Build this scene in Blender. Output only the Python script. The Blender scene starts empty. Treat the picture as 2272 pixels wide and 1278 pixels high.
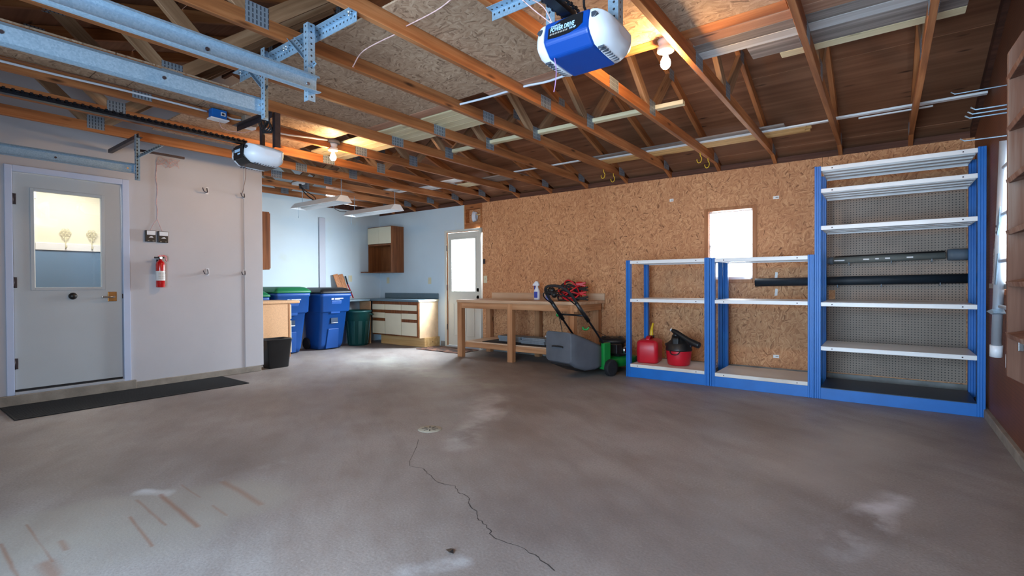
import bpy, math, random
from mathutils import Vector, Matrix, Euler
random.seed(7)
C = bpy.context.scene.collection
S = bpy.context.scene
PI = math.pi

# ------------------------------------------------------------------ camera
YAW, PITCH, ROLL = math.radians(36.92), math.radians(-0.537), math.radians(-0.28)
CAM = Vector((0, 0, 1.12))
_F = Vector((-math.sin(YAW), math.cos(YAW), 0)); _R = Vector((math.cos(YAW), math.sin(YAW), 0)); _U = Vector((0, 0, 1))
_F2 = _F * math.cos(PITCH) + _U * math.sin(PITCH); _U2 = _U * math.cos(PITCH) - _F * math.sin(PITCH)
_R3 = _R * math.cos(ROLL) + _U2 * math.sin(ROLL); _U3 = _U2 * math.cos(ROLL) - _R * math.sin(ROLL)
cd = bpy.data.cameras.new('camera'); cam = bpy.data.objects.new('camera', cd); C.objects.link(cam)
cd.sensor_width = 36.0; cd.lens = 1101.5 / 2272 * 36.0; cd.clip_start = 0.05; cd.clip_end = 100
_m = Matrix.Identity(4)
for i in range(3):
    _m[i][0] = _R3[i]; _m[i][1] = _U3[i]; _m[i][2] = -_F2[i]; _m[i][3] = CAM[i]
cam.matrix_world = _m
S.camera = cam

# ------------------------------------------------------------------ view, world, daylight
S.view_settings.view_transform = 'Standard'; S.view_settings.look = 'None'
S.view_settings.gamma = 1.0; S.view_settings.use_curve_mapping = False
S.view_settings.exposure = 0.42
W = bpy.data.worlds.new('world'); S.world = W; W.use_nodes = True
W.node_tree.nodes['Background'].inputs[0].default_value = (0.82, 0.91, 1.0, 1)
W.node_tree.nodes['Background'].inputs[1].default_value = 2.6

def area(name, loc, target, sx, sy, power, col, spread=PI):
    l = bpy.data.lights.new(name, 'AREA'); l.shape = 'RECTANGLE'; l.size = sx; l.size_y = sy
    l.energy = power; l.color = col; l.spread = spread
    o = bpy.data.objects.new(name, l); C.objects.link(o); o.location = loc
    d = Vector(target) - Vector(loc); o.rotation_euler = d.to_track_quat('-Z', 'Y').to_euler()
    return o
# added fill light at an unseen garage doorway, assumed open behind the camera
area('added_doorway_fill', (-1.1, -1.15, 1.05), (-1.1, 4, 0.9), 2.4, 2.05, 190, (0.52, 0.76, 1.0))
# daylight outside the glazed back door and the two windows
area('back_door_daylight', (-5.72, 6.80, 1.65), (-7.1, 4.7, 0.40), 0.85, 1.1, 270, (0.86, 0.94, 1.0), 2.2)
area('window_daylight', (-1.5, 6.8, 1.6), (-1.5, 4, 1.2), 0.7, 1.0, 26, (0.86, 0.94, 1.0))
area('window_daylight', (1.05, 4.6, 1.6), (-2, 4.6, 1.2), 0.9, 1.1, 20, (0.86, 0.94, 1.0))
# unseen ceiling lamp added to light the hallway behind the house door
hl = bpy.data.lights.new('added_hallway_lamp', 'AREA'); hl.size = 0.5; hl.energy = 20; hl.color = (1.0, 0.95, 0.85)
hlo = bpy.data.objects.new('added_hallway_lamp', hl); C.objects.link(hlo); hlo.location = (-7.15, 1.5, 2.4)

# ------------------------------------------------------------------ node helpers
def mat(name):
    m = bpy.data.materials.new(name); m.use_nodes = True
    return m, m.node_tree, m.node_tree.nodes['Principled BSDF']
def nd(t, typ, ins=None, **props):
    n = t.nodes.new(typ)
    for k, v in props.items(): setattr(n, k, v)
    for k, v in (ins or {}).items():
        s = n.inputs[k]
        if isinstance(v, bpy.types.NodeSocket): t.links.new(v, s)
        else: s.default_value = v
    return n
def c4(c): return (c[0], c[1], c[2], 1.0)
def srgb(r, g, b):
    f = lambda v: (v / 255 / 12.92) if v / 255 <= 0.04045 else ((v / 255 + 0.055) / 1.055) ** 2.4
    return (f(r), f(g), f(b))
def ramp(t, fac, stops, interp='LINEAR'):
    n = nd(t, 'ShaderNodeValToRGB', {0: fac}); cr = n.color_ramp; cr.interpolation = interp
    while len(cr.elements) < len(stops): cr.elements.new(0.5)
    for e, (p, c) in zip(cr.elements, stops):
        e.position = p; e.color = c4(c) if len(c) == 3 else c
    return n.outputs[0]
def mth(t, op, a, b=0.0, c=0.0):
    return nd(t, 'ShaderNodeMath', {0: a, 1: b, 2: c}, operation=op).outputs[0]
def vmth(t, op, a, b=(0, 0, 0)):
    return nd(t, 'ShaderNodeVectorMath', {0: a, 1: b}, operation=op).outputs[0]
def mix(t, fac, a, b, blend='MIX'):
    n = t.nodes.new('ShaderNodeMix'); n.data_type = 'RGBA'; n.blend_type = blend
    for i, v in ((0, fac), (6, a), (7, b)):
        s = n.inputs[i]
        if isinstance(v, bpy.types.NodeSocket): t.links.new(v, s)
        elif i == 0: s.default_value = v
        else: s.default_value = c4(v)
    return n.outputs[2]
def objco(t): return nd(t, 'ShaderNodeTexCoord').outputs['Object']
def noise(t, vec, scale, detail=3, rough=0.55):
    return nd(t, 'ShaderNodeTexNoise', {'Vector': vec, 'Scale': scale, 'Detail': detail, 'Roughness': rough}).outputs[0]
def bump(t, b, h, strength, dist=0.01):
    n = nd(t, 'ShaderNodeBump', {'Height': h, 'Strength': strength, 'Distance': dist}); t.links.new(n.outputs[0], b.inputs['Normal'])

def plain(name, col, rough=0.5, metal=0.0, var=0.12, scale=9.0, bumps=0.0, coat=0.0):
    m, t, b = mat(name); v = objco(t); n = noise(t, v, scale, 4)
    dk = tuple(max(0, x * (1 - var)) for x in col); lt = tuple(min(1, x * (1 + var)) for x in col)
    t.links.new(ramp(t, n, [(0.3, dk), (0.7, lt)]), b.inputs['Base Color'])
    b.inputs['Roughness'].default_value = rough; b.inputs['Metallic'].default_value = metal
    b.inputs['Coat Weight'].default_value = coat
    if bumps: bump(t, b, noise(t, v, scale * 12, 2), bumps, 0.002)
    return m
def wood(name, dk, md, lt, axis='X', rough=0.62, knots=True, grain=1.0, vary=0.25):
    m, t, b = mat(name); v = objco(t)
    rnd = nd(t, 'ShaderNodeObjectInfo').outputs['Random']
    off = nd(t, 'ShaderNodeCombineXYZ', {0: mth(t, 'MULTIPLY', rnd, 37.0), 1: mth(t, 'MULTIPLY', rnd, 11.0), 2: mth(t, 'MULTIPLY', rnd, 23.0)}).outputs[0]
    v = vmth(t, 'ADD', v, off)
    sc = {'X': (1.2, 26, 26), 'Y': (26, 1.2, 26), 'Z': (26, 26, 1.2)}[axis]
    mp = nd(t, 'ShaderNodeMapping', {'Vector': v, 'Scale': tuple(s * grain for s in sc)}).outputs[0]
    g = noise(t, mp, 1.0, 5, 0.6)
    big = noise(t, v, 1.6, 2)
    g2 = mth(t, 'ADD', mth(t, 'MULTIPLY', g, 0.7), mth(t, 'MULTIPLY', big, 0.3))
    col = ramp(t, g2, [(0.33, dk), (0.5, md), (0.66, lt)])
    if knots:
        k = {'X': (2.2, 9, 9), 'Y': (9, 2.2, 9), 'Z': (9, 9, 2.2)}[axis]
        kv = nd(t, 'ShaderNodeTexVoronoi', {'Vector': nd(t, 'ShaderNodeMapping', {'Vector': v, 'Scale': k}).outputs[0], 'Scale': 1.0})
        kk = ramp(t, kv.outputs['Distance'], [(0.05, (1, 1, 1)), (0.15, (0, 0, 0))])
        col = mix(t, kk, col, tuple(x * 0.35 for x in dk))
    hv = nd(t, 'ShaderNodeHueSaturation', {'Value': mth(t, 'ADD', mth(t, 'MULTIPLY', rnd, vary), 1 - vary / 2), 'Color': col})
    t.links.new(hv.outputs[0], b.inputs['Base Color']); b.inputs['Roughness'].default_value = rough
    b.inputs['Specular IOR Level'].default_value = 0.3
    bump(t, b, g, 0.25, 0.002)
    return m
def plane_vec(t, plane):
    s = nd(t, 'ShaderNodeSeparateXYZ', {0: objco(t)}).outputs
    a, b = {'XZ': (0, 2), 'XY': (0, 1), 'YZ': (1, 2)}[plane]
    return nd(t, 'ShaderNodeCombineXYZ', {0: s[a], 1: s[b]}).outputs[0], s[a], s[b]
def osb(name, plane, cols, ang=0.0, contrast=1.0):
    m, t, b = mat(name); v, _, _ = plane_vec(t, plane)
    wob = nd(t, 'ShaderNodeTexNoise', {'Vector': v, 'Scale': 9.0, 'Detail': 2.0}).outputs['Color']
    v = vmth(t, 'ADD', v, nd(t, 'ShaderNodeVectorMath', {0: vmth(t, 'SUBTRACT', wob, (0.5, 0.5, 0.5)), 'Scale': 0.05}, operation='SCALE').outputs[0])
    vals = []
    for i, (a, s) in enumerate(((8, (15, 85, 1)), (38, (18, 90, 1)), (-30, (16, 80, 1)), (80, (20, 95, 1)))):
        rt = nd(t, 'ShaderNodeMapping', {'Vector': v, 'Rotation': (0, 0, math.radians(a + ang)), 'Location': (i * 3.1, i * 1.7, 0)}).outputs[0]
        mp = nd(t, 'ShaderNodeMapping', {'Vector': rt, 'Scale': s}).outputs[0]
        vo = nd(t, 'ShaderNodeTexVoronoi', {'Vector': mp, 'Scale': 1.0, 'Randomness': 1.0}, voronoi_dimensions='2D')
        vals.append(nd(t, 'ShaderNodeSeparateColor', {0: vo.outputs['Color']}).outputs)
    pick = nd(t, 'ShaderNodeTexVoronoi', {'Vector': v, 'Scale': 26.0}, voronoi_dimensions='2D')
    pc = nd(t, 'ShaderNodeSeparateColor', {0: pick.outputs['Color']}).outputs[0]
    val = vals[0][0]
    for i, th in ((1, 0.28), (2, 0.52), (3, 0.78)):
        f = mth(t, 'GREATER_THAN', pc, th)
        val = nd(t, 'ShaderNodeMix', {0: f, 2: val, 3: vals[i][0]}).outputs[0]
    d0, d1, l0, l1 = cols
    col = ramp(t, val, [(0.0, d0), (0.05, d1), (0.35, l0), (0.8, tuple((x + y) / 2 for x, y in zip(l0, l1))), (1.0, l1)])
    fine = noise(t, v, 160, 2)
    col = mix(t, 0.22, col, ramp(t, fine, [(0.3, d1), (0.7, l1)]))
    patch = noise(t, v, 1.3, 3)
    col = mix(t, ramp(t, patch, [(0.4, (0, 0, 0)), (0.75, (0.5, 0.5, 0.5))]), col, d1)
    t.links.new(col, b.inputs['Base Color']); b.inputs['Roughness'].default_value = 0.62
    b.inputs['Specular IOR Level'].default_value = 0.25
    bump(t, b, val, 0.35, 0.0015)
    return m
def pegboard(name, plane, col, hole, pitch=0.0254, rad=0.12):
    m, t, b = mat(name); v, a, c = plane_vec(t, plane)
    fa = mth(t, 'SUBTRACT', mth(t, 'FRACT', mth(t, 'DIVIDE', a, pitch)), 0.5)
    fc = mth(t, 'SUBTRACT', mth(t, 'FRACT', mth(t, 'DIVIDE', c, pitch)), 0.5)
    d = mth(t, 'SQRT', mth(t, 'ADD', mth(t, 'MULTIPLY', fa, fa), mth(t, 'MULTIPLY', fc, fc)))
    msk = mth(t, 'LESS_THAN', d, rad)
    n = noise(t, v, 3.0, 5)
    base = ramp(t, n, [(0.3, tuple(x * 0.82 for x in col)), (0.7, tuple(x * 1.12 for x in col))])
    t.links.new(mix(t, msk, base, hole), b.inputs['Base Color'])
    b.inputs['Roughness'].default_value = 0.6
    bump(t, b, mth(t, 'SUBTRACT', 1.0, msk), 0.4, 0.002)
    return m
def paint(name, col, rough=0.55, stain=None, smin=0.62, scale=2.2):
    m, t, b = mat(name); v = objco(t); n = noise(t, v, scale, 5)
    c = ramp(t, n, [(0.3, tuple(x * 0.94 for x in col)), (0.7, col)])
    sp = noise(t, v, 55, 2)
    c = mix(t, ramp(t, sp, [(0.72, (0, 0, 0)), (0.8, (0.35, 0.35, 0.35))]), c, tuple(x * 0.6 for x in col))
    if stain:
        s = noise(t, v, 1.1, 4)
        c = mix(t, ramp(t, s, [(smin, (0, 0, 0)), (smin + 0.14, (0.6, 0.6, 0.6))]), c, stain)
    t.links.new(c, b.inputs['Base Color']); b.inputs['Roughness'].default_value = rough
    bump(t, b, noise(t, v, 90, 3), 0.12, 0.002)
    return m

# floor: concrete with its own stains
def seg_dist(t, p, A, B):
    A = Vector((A[0], A[1], 0)); B = Vector((B[0], B[1], 0)); D = B - A
    d = vmth(t, 'SUBTRACT', p, A)
    k = nd(t, 'ShaderNodeVectorMath', {0: d, 1: D / D.length_squared}, operation='DOT_PRODUCT').outputs['Value']
    k = nd(t, 'ShaderNodeClamp', {0: k}).outputs[0]
    q = nd(t, 'ShaderNodeVectorMath', {0: D, 'Scale': k}, operation='SCALE').outputs[0]
    return nd(t, 'ShaderNodeVectorMath', {0: d, 1: q}, operation='DISTANCE').outputs['Value']
def concrete_floor():
    m, t, b = mat('floor_concrete'); v, ax, ay = plane_vec(t, 'XY')
    n1 = noise(t, v, 0.75, 5, 0.6); n2 = noise(t, v, 3.1, 6, 0.62); n3 = noise(t, v, 85, 3)
    st = nd(t, 'ShaderNodeMapping', {'Vector': nd(t, 'ShaderNodeMapping', {'Vector': v, 'Rotation': (0, 0, 0.6)}).outputs[0], 'Scale': (1.4, 4.5, 1)}).outputs[0]
    n4 = noise(t, st, 1.1, 5, 0.6)
    base = ramp(t, n1, [(0.32, srgb(122, 111, 106)), (0.5, srgb(142, 134, 131)), (0.68, srgb(158, 154, 153))])
    base = mix(t, ramp(t, n2, [(0.42, (0, 0, 0)), (0.75, (0.55, 0.55, 0.55))]), base, srgb(158, 150, 145))
    base = mix(t, ramp(t, n4, [(0.45, (0, 0, 0)), (0.72, (0.5, 0.5, 0.5))]), base, srgb(114, 102, 97))
    base = mix(t, ramp(t, n3, [(0.35, (0.3, 0.3, 0.3)), (0.55, (0, 0, 0))]), base, srgb(96, 88, 84))
    base = mix(t, ramp(t, n3, [(0.62, (0, 0, 0)), (0.75, (0.35, 0.35, 0.35))]), base, srgb(190, 186, 184))
    wob = nd(t, 'ShaderNodeTexNoise', {'Vector': v, 'Scale': 2.6, 'Detail': 4.0}).outputs['Color']
    p = vmth(t, 'ADD', v, nd(t, 'ShaderNodeVectorMath', {0: vmth(t, 'SUBTRACT', wob, (0.5, 0.5, 0.5)), 'Scale': 0.22}, operation='SCALE').outputs[0])
    def blob(A, B, w0, w1, col, amt, brk=None):
        nonlocal base
        d = seg_dist(t, p, A, B)
        f = ramp(t, d, [(w0, (amt, amt, amt)), (w1, (0, 0, 0))])
        if brk: f = mth(t, 'MULTIPLY', f, ramp(t, brk, [(0.4, (0, 0, 0)), (0.6, (1, 1, 1))]))
        base = mix(t, f, base, col)
    # pale worn zone toward the doorway, bounded by a clear edge
    blob((-3.1, 0.45), (-2.75, 1.15), 0.22, 0.34, srgb(150, 144, 134), 0.5)
    blob((-2.75, 1.2), (-2.6, 1.3), 0.10, 0.22, srgb(150, 144, 136), 0.45)
    blob((-2.75, 0.4), (-2.55, 0.85), 0.16, 0.26, srgb(150, 145, 138), 0.45)
    # whitish efflorescence
    blob((-0.14, 2.5), (0.02, 3.2), 0.03, 0.13, srgb(200, 200, 206), 0.8, n2)
    blob((-2.35, 2.5), (-2.74, 3.3), 0.05, 0.17, srgb(190, 190, 190), 0.6, n2)
    blob((-2.75, 3.2), (-3.1, 3.8), 0.06, 0.25, srgb(186, 186, 186), 0.6, n2)
    blob((-1.47, 1.3), (-1.38, 1.47), 0.01, 0.06, srgb(196, 198, 204), 0.6, n2)
    blob((-3.21, 0.93), (-3.1, 1.03), 0.012, 0.05, srgb(200, 202, 206), 0.6)
    blob((-3.05, 1.3), (-3.04, 1.66), 0.012, 0.06, srgb(180, 180, 180), 0.5, n2)
    blob((-5.9, 4.6), (-3.6, 4.2), 0.10, 0.5, srgb(178, 180, 170), 0.55, n2)
    blob((-0.35, 3.4), (-0.1, 4.4), 0.1, 0.4, srgb(170, 164, 158), 0.5)
    blob((-1.2, 2.0), (-0.3, 2.3), 0.2, 0.6, srgb(112, 104, 104), 0.35)
    # rust marks where something metal stood
    p2 = vmth(t, 'ADD', v, nd(t, 'ShaderNodeVectorMath', {0: vmth(t, 'SUBTRACT', wob, (0.5, 0.5, 0.5)), 'Scale': 0.03}, operation='SCALE').outputs[0])
    for A, B, w, a in (((-3.094, .984), (-2.548, .952), .014, .85), ((-3.114, .885), (-2.684, .869), .008, .7), ((-2.917, .80), (-2.514, .759), .008, .75),
                       ((-3.211, .481), (-2.694, .475), .006, .7), ((-3.002, 1.259), (-2.542, 1.244), .02, .6), ((-3.15, 1.102), (-2.887, 1.093), .006, .5),
                       ((-2.726, 1.089), (-2.556, 1.083), .008, .6), ((-3.063, .375), (-2.678, .372), .008, .8), ((-2.703, .456), (-2.565, .455), .03, .6), ((-2.884, .536), (-2.774, .533), .014, .6)):
        d = seg_dist(t, p2, A, B)
        base = mix(t, ramp(t, d, [(w * 0.2, (a * .8, a * .8, a * .8)), (w * 1.3, (0, 0, 0))]), base, srgb(128, 84, 60))
    t.links.new(base, b.inputs['Base Color'])
    t.links.new(ramp(t, n2, [(0.3, (0.42, 0.42, 0.42)), (0.7, (0.62, 0.62, 0.62))]), b.inputs['Roughness'])
    b.inputs['Specular IOR Level'].default_value = 0.4
    bump(t, b, mth(t, 'ADD', n3, mth(t, 'MULTIPLY', n2, 0.6)), 0.18, 0.004)
    return m
def galv(name, holes=False):
    m, t, b = mat(name); v = objco(t)
    vo = nd(t, 'ShaderNodeTexVoronoi', {'Vector': v, 'Scale': 130.0})
    col = ramp(t, nd(t, 'ShaderNodeSeparateColor', {0: vo.outputs['Color']}).outputs[0], [(0, srgb(140, 168, 190)), (1, srgb(160, 186, 206))])  # blue cast of the daylight put into the steel colour
    if holes:
        s = nd(t, 'ShaderNodeSeparateXYZ', {0: v}).outputs
        fx = mth(t, 'SUBTRACT', mth(t, 'MULTIPLY', mth(t, 'FRACT', mth(t, 'DIVIDE', s[0], 0.032)), 0.032), 0.016)
        cc = mth(t, 'SUBTRACT', mth(t, 'MAXIMUM', s[1], s[2]), 0.021)
        d = mth(t, 'SQRT', mth(t, 'ADD', mth(t, 'MULTIPLY', fx, fx), mth(t, 'MULTIPLY', cc, cc)))
        k = mth(t, 'LESS_THAN', d, 0.0058)
        col = mix(t, k, col, (0.02, 0.02, 0.025))
        t.links.new(mth(t, 'MULTIPLY', mth(t, 'SUBTRACT', 1.0, k), 0.5), b.inputs['Metallic'])
    else: b.inputs['Metallic'].default_value = 0.5
    t.links.new(col, b.inputs['Base Color']); b.inputs['Roughness'].default_value = 0.42
    return m
def glass_mat(name, tint=(1, 1, 1), gl=0.07):
    m, t, b = mat(name); t.nodes.remove(b)
    tr = nd(t, 'ShaderNodeBsdfTransparent', {0: c4(tint)}); g = nd(t, 'ShaderNodeBsdfGlossy', {0: (1, 1, 1, 1), 'Roughness': 0.02})
    mx = nd(t, 'ShaderNodeMixShader', {0: gl, 1: tr.outputs[0], 2: g.outputs[0]})
    t.links.new(mx.outputs[0], t.nodes['Material Output'].inputs[0]); return m
def curtain_mat(name):
    m, t, b = mat(name); t.nodes.remove(b); v = objco(t)
    df = nd(t, 'ShaderNodeBsdfDiffuse', {0: (0.86, 0.87, 0.88, 1)}); tl = nd(t, 'ShaderNodeBsdfTranslucent', {0: (0.9, 0.92, 0.95, 1)})
    tr = nd(t, 'ShaderNodeBsdfTransparent', {0: (1, 1, 1, 1)})
    a = nd(t, 'ShaderNodeMixShader', {0: 0.6, 1: df.outputs[0], 2: tl.outputs[0]})
    lace = ramp(t, noise(t, v, 60, 2), [(0.45, (0.22, 0.22, 0.22)), (0.6, (0.5, 0.5, 0.5))])
    mx = nd(t, 'ShaderNodeMixShader', {0: lace, 1: a.outputs[0], 2: tr.outputs[0]})
    t.links.new(mx.outputs[0], t.nodes['Material Output'].inputs[0]); return m
def glow(name, col, st):
    m, t, b = mat(name); b.inputs['Base Color'].default_value = (1, 1, 1, 1)
    b.inputs['Emission Color'].default_value = c4(col); b.inputs['Emission Strength'].default_value = st; return m

M = {}
M['floor'] = concrete_floor()
M['truss'] = wood('truss_lumber', srgb(122, 72, 40), srgb(158, 98, 56), srgb(186, 126, 80), 'X')
M['truss_pale'] = wood('web_lumber', srgb(120, 88, 62), srgb(150, 114, 84), srgb(176, 142, 110), 'X')
M['ply'] = wood('roof_plywood', srgb(100, 62, 42), srgb(122, 82, 58), srgb(142, 100, 74), 'X', 0.7, True, 0.45, 0.0)
M['pine'] = wood('new_pine', srgb(196, 180, 140), srgb(214, 200, 162), srgb(226, 214, 182), 'X', 0.6, True, 0.8, 0.1)
M['pine_y'] = wood('yellow_pine', srgb(176, 136, 84), srgb(204, 164, 108), srgb(220, 186, 134), 'X', 0.6, True, 0.8, 0.12)
M['bench'] = wood('bench_fir', srgb(146, 100, 66), srgb(178, 130, 92), srgb(200, 156, 116), 'X', 0.6, True, 1, 0.1)
M['bench_z'] = wood('bench_fir_upright', srgb(142, 96, 62), srgb(174, 124, 86), srgb(196, 150, 110), 'Z', 0.6, True, 1, 0.15)
M['benchtop'] = wood('bench_top_ply', srgb(178, 142, 112), srgb(196, 164, 134), srgb(210, 182, 154), 'X', 0.55, False, 0.7, 0)
M['grey_board'] = wood('weathered_board', srgb(92, 84, 80), srgb(126, 116, 110), srgb(164, 154, 148), 'X', 0.75, True, 0.9, 0.35)
M['pink_board'] = wood('rough_fir_board', srgb(132, 90, 68), srgb(166, 122, 98), srgb(192, 150, 124), 'X', 0.7, True, 0.9, 0.3)
M['paint_board'] = wood('flaking_white_board', srgb(140, 128, 122), srgb(182, 178, 176), srgb(214, 216, 218), 'X', 0.7, False, 0.5, 0.1)
M['ladder_wood'] = wood('old_painted_plank', srgb(92, 60, 46), srgb(122, 88, 72), srgb(150, 130, 118), 'Z', 0.75, False, 0.45, 0.1)
M['walnut'] = wood('walnut_laminate', srgb(88, 50, 26), srgb(118, 70, 38), srgb(138, 86, 50), 'Z', 0.5, False, 1, 0)
M['dkwood'] = wood('dark_plate', srgb(58, 34, 26), srgb(78, 48, 36), srgb(96, 62, 48), 'X', 0.7, False)
M['osb_wall'] = osb('osb_wall_sheet', 'XZ', (srgb(92, 52, 30), srgb(164, 110, 74), srgb(196, 138, 96), srgb(226, 176, 130)), 90)
M['osb_deck'] = osb('osb_deck_sheet', 'XY', (srgb(92, 66, 48), srgb(132, 104, 84), srgb(170, 140, 114), srgb(198, 172, 146)), 0)
M['peg_grey'] = pegboard('grey_pegboard', 'XZ', srgb(150, 132, 118), (0.012, 0.01, 0.01), 0.0254, 0.18)
M['peg_brown'] = pegboard('brown_pegboard', 'YZ', srgb(112, 66, 40), (0.03, 0.012, 0.006), 0.0254, 0.13)
M['wall'] = paint('white_wall_paint', srgb(190, 190, 196), 0.5, srgb(188, 180, 172), 0.66)
M['wall_nook'] = paint('nook_wall_paint', srgb(194, 212, 224), 0.55, srgb(188, 198, 176), 0.62)
M['door'] = paint('door_paint', srgb(182, 190, 196), 0.35)
M['trim'] = paint('trim_paint', srgb(190, 204, 232), 0.35)
M['door_grey'] = paint('back_door_paint', srgb(206, 206, 196), 0.4)
M['white'] = plain('white_enamel', srgb(228, 230, 232), 0.35, 0, 0.03, 6)
M['white_dirty'] = paint('scuffed_white_enamel', srgb(220, 216, 210), 0.4, srgb(178, 160, 142), 0.55, 4)
M['white_plastic'] = plain('white_plastic', srgb(226, 232, 240), 0.35, 0, 0.03, 5)
M['cream'] = plain('cream_laminate', srgb(216, 208, 182), 0.4, 0, 0.03, 5)
M['blue'] = plain('blue_enamel', srgb(0, 100, 184), 0.42, 0, 0.08, 6)
M['blue_dark'] = plain('dark_blue_enamel', srgb(10, 40, 70), 0.4, 0, 0.1, 6)
M['blue_plastic'] = plain('blue_plastic', srgb(0, 66, 150), 0.4, 0, 0.05, 5)
M['blue_bin'] = plain('blue_bin_plastic', srgb(0, 64, 134), 0.5, 0, 0.08, 4)
M['green_lid'] = plain('green_lid_plastic', srgb(16, 104, 62), 0.45, 0, 0.08, 4)
M['green_can'] = plain('dark_green_plastic', srgb(10, 66, 66), 0.4, 0, 0.1, 4)
M['green_mower'] = plain('green_metal_paint', srgb(20, 128, 54), 0.35, 0, 0.1, 8)
M['black'] = plain('black_plastic', srgb(24, 24, 26), 0.42, 0, 0.2, 8)
M['black_rubber'] = plain('black_rubber', srgb(26, 26, 30), 0.75, 0, 0.25, 30, 0.5)
M['black_metal'] = plain('black_steel', srgb(22, 24, 30), 0.35, 0.4, 0.2, 8)
M['bag'] = plain('grey_bag_fabric', srgb(84, 88, 96), 0.7, 0, 0.2, 4, 0.3)
M['roll_dark'] = plain('dark_roll_fabric', srgb(22, 34, 44), 0.6, 0, 0.2, 6)
M['roll_grey'] = plain('grey_roll_fabric', srgb(104, 108, 104), 0.55, 0, 0.12, 6)
M['roll_slate'] = plain('slate_roll_fabric', srgb(92, 104, 116), 0.7, 0, 0.12, 6)
M['red'] = plain('red_plastic', srgb(190, 20, 40), 0.38, 0, 0.08, 5)
M['red_ext'] = plain('red_enamel', srgb(196, 16, 20), 0.22, 0, 0.05, 5, 0, 0.6)
M['red_wire'] = plain('red_cable', srgb(200, 24, 36), 0.4, 0, 0.1, 8)
M['yellow'] = plain('yellow_plastic', srgb(214, 178, 40), 0.4, 0, 0.08, 8)
M['bellwire'] = plain('bell_wire', srgb(214, 176, 172), 0.5, 0, 0.25, 40)
M['brown_wire'] = plain('brown_wire', srgb(120, 78, 60), 0.6, 0, 0.2, 30)
M['cable_white'] = plain('white_cable', srgb(206, 214, 226), 0.45, 0, 0.05, 8)
M['purple_cord'] = plain('lilac_cord', srgb(176, 132, 190), 0.5, 0, 0.1, 8)
M['galv'] = galv('galvanised_steel')
M['galv_h'] = galv('perforated_steel', True)
M['plate'] = galv('truss_plate_steel')
M['chrome'] = plain('chrome', srgb(210, 212, 214), 0.18, 1.0, 0.03, 4)
M['alu'] = plain('aluminium', srgb(196, 204, 214), 0.35, 0.45, 0.06, 5)
M['brass'] = plain('brass', srgb(176, 134, 84), 0.3, 0.9, 0.1, 20)
M['steel_dark'] = plain('dark_hinge_metal', srgb(70, 62, 66), 0.45, 0.6, 0.2, 20)
M['concrete'] = plain('kerb_concrete', srgb(138, 130, 120), 0.8, 0, 0.25, 7, 0.4)
M['concrete_blue'] = plain('stem_concrete', srgb(134, 134, 132), 0.8, 0, 0.25, 7, 0.4)
M['counter'] = plain('slate_laminate', srgb(92, 112, 122), 0.4, 0, 0.08, 40)
M['particle'] = plain('particle_board', srgb(206, 160, 118), 0.65, 0, 0.1, 60)
M['beige'] = plain('almond_plastic', srgb(206, 200, 170), 0.4, 0, 0.04, 8)
M['label'] = plain('paper_label', srgb(226, 226, 226), 0.5, 0, 0.03, 10)
M['ink'] = plain('dark_ink', srgb(40, 42, 60), 0.5, 0, 0.1, 10)
M['grey_ink'] = plain('grey_ink', srgb(150, 146, 140), 0.5, 0, 0.05, 10)
M['pale_print'] = plain('pale_blue_print', srgb(176, 210, 240), 0.5, 0, 0.05, 10)
M['porcelain'] = plain('porcelain', srgb(232, 222, 214), 0.3, 0, 0.03, 6)
M['grey_box'] = plain('grey_steel_box', srgb(150, 140, 128), 0.5, 0.2, 0.08, 6)
M['tile'] = plain('grey_tile', srgb(120, 128, 136), 0.5, 0, 0.15, 20)
M['mat_rug'] = None
M['cream_wall'] = paint('hall_cream_paint', srgb(232, 228, 208), 0.5)
M['blue_wall'] = paint('hall_blue_paint', srgb(104, 136, 168), 0.5)
M['glass'] = glass_mat('pane_glass')
M['frost'] = glass_mat('door_glass', (0.97, 0.985, 1.0), 0.05)
M['curtain'] = curtain_mat('sheer_curtain')
M['bulb'] = glow('lit_bulb', (1.0, 0.60, 0.27), 580)
M['tube'] = plain('fluorescent_tube', srgb(226, 230, 232), 0.3, 0, 0.02, 4)
M['rail_orange'] = wood('window_casing', srgb(146, 88, 50), srgb(170, 110, 68), srgb(190, 132, 88), 'Z', 0.5, False)
M['lens_grey'] = plain('grey_lens_cap', srgb(60, 66, 76), 0.3, 0, 0.05, 5)
M['runner'] = plain('black_ribbed_rubber', srgb(24, 24, 26), 0.8, 0, 0.3, 60, 0.6)
M['soil'] = plain('outside_ground', srgb(190, 190, 180), 0.9, 0, 0.1, 3)
def rug_mat():
    m, t, b = mat('worn_patterned_rug'); v = objco(t)
    vo = nd(t, 'ShaderNodeTexVoronoi', {'Vector': v, 'Scale': 14.0}); s = nd(t, 'ShaderNodeSeparateColor', {0: vo.outputs['Color']}).outputs[0]
    t.links.new(ramp(t, s, [(0, srgb(58, 46, 42)), (0.45, srgb(104, 70, 56)), (0.75, srgb(120, 84, 66)), (1, srgb(128, 120, 108))], 'CONSTANT'), b.inputs['Base Color'])
    b.inputs['Roughness'].default_value = 0.95; return m
M['mat_rug'] = rug_mat()

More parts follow.
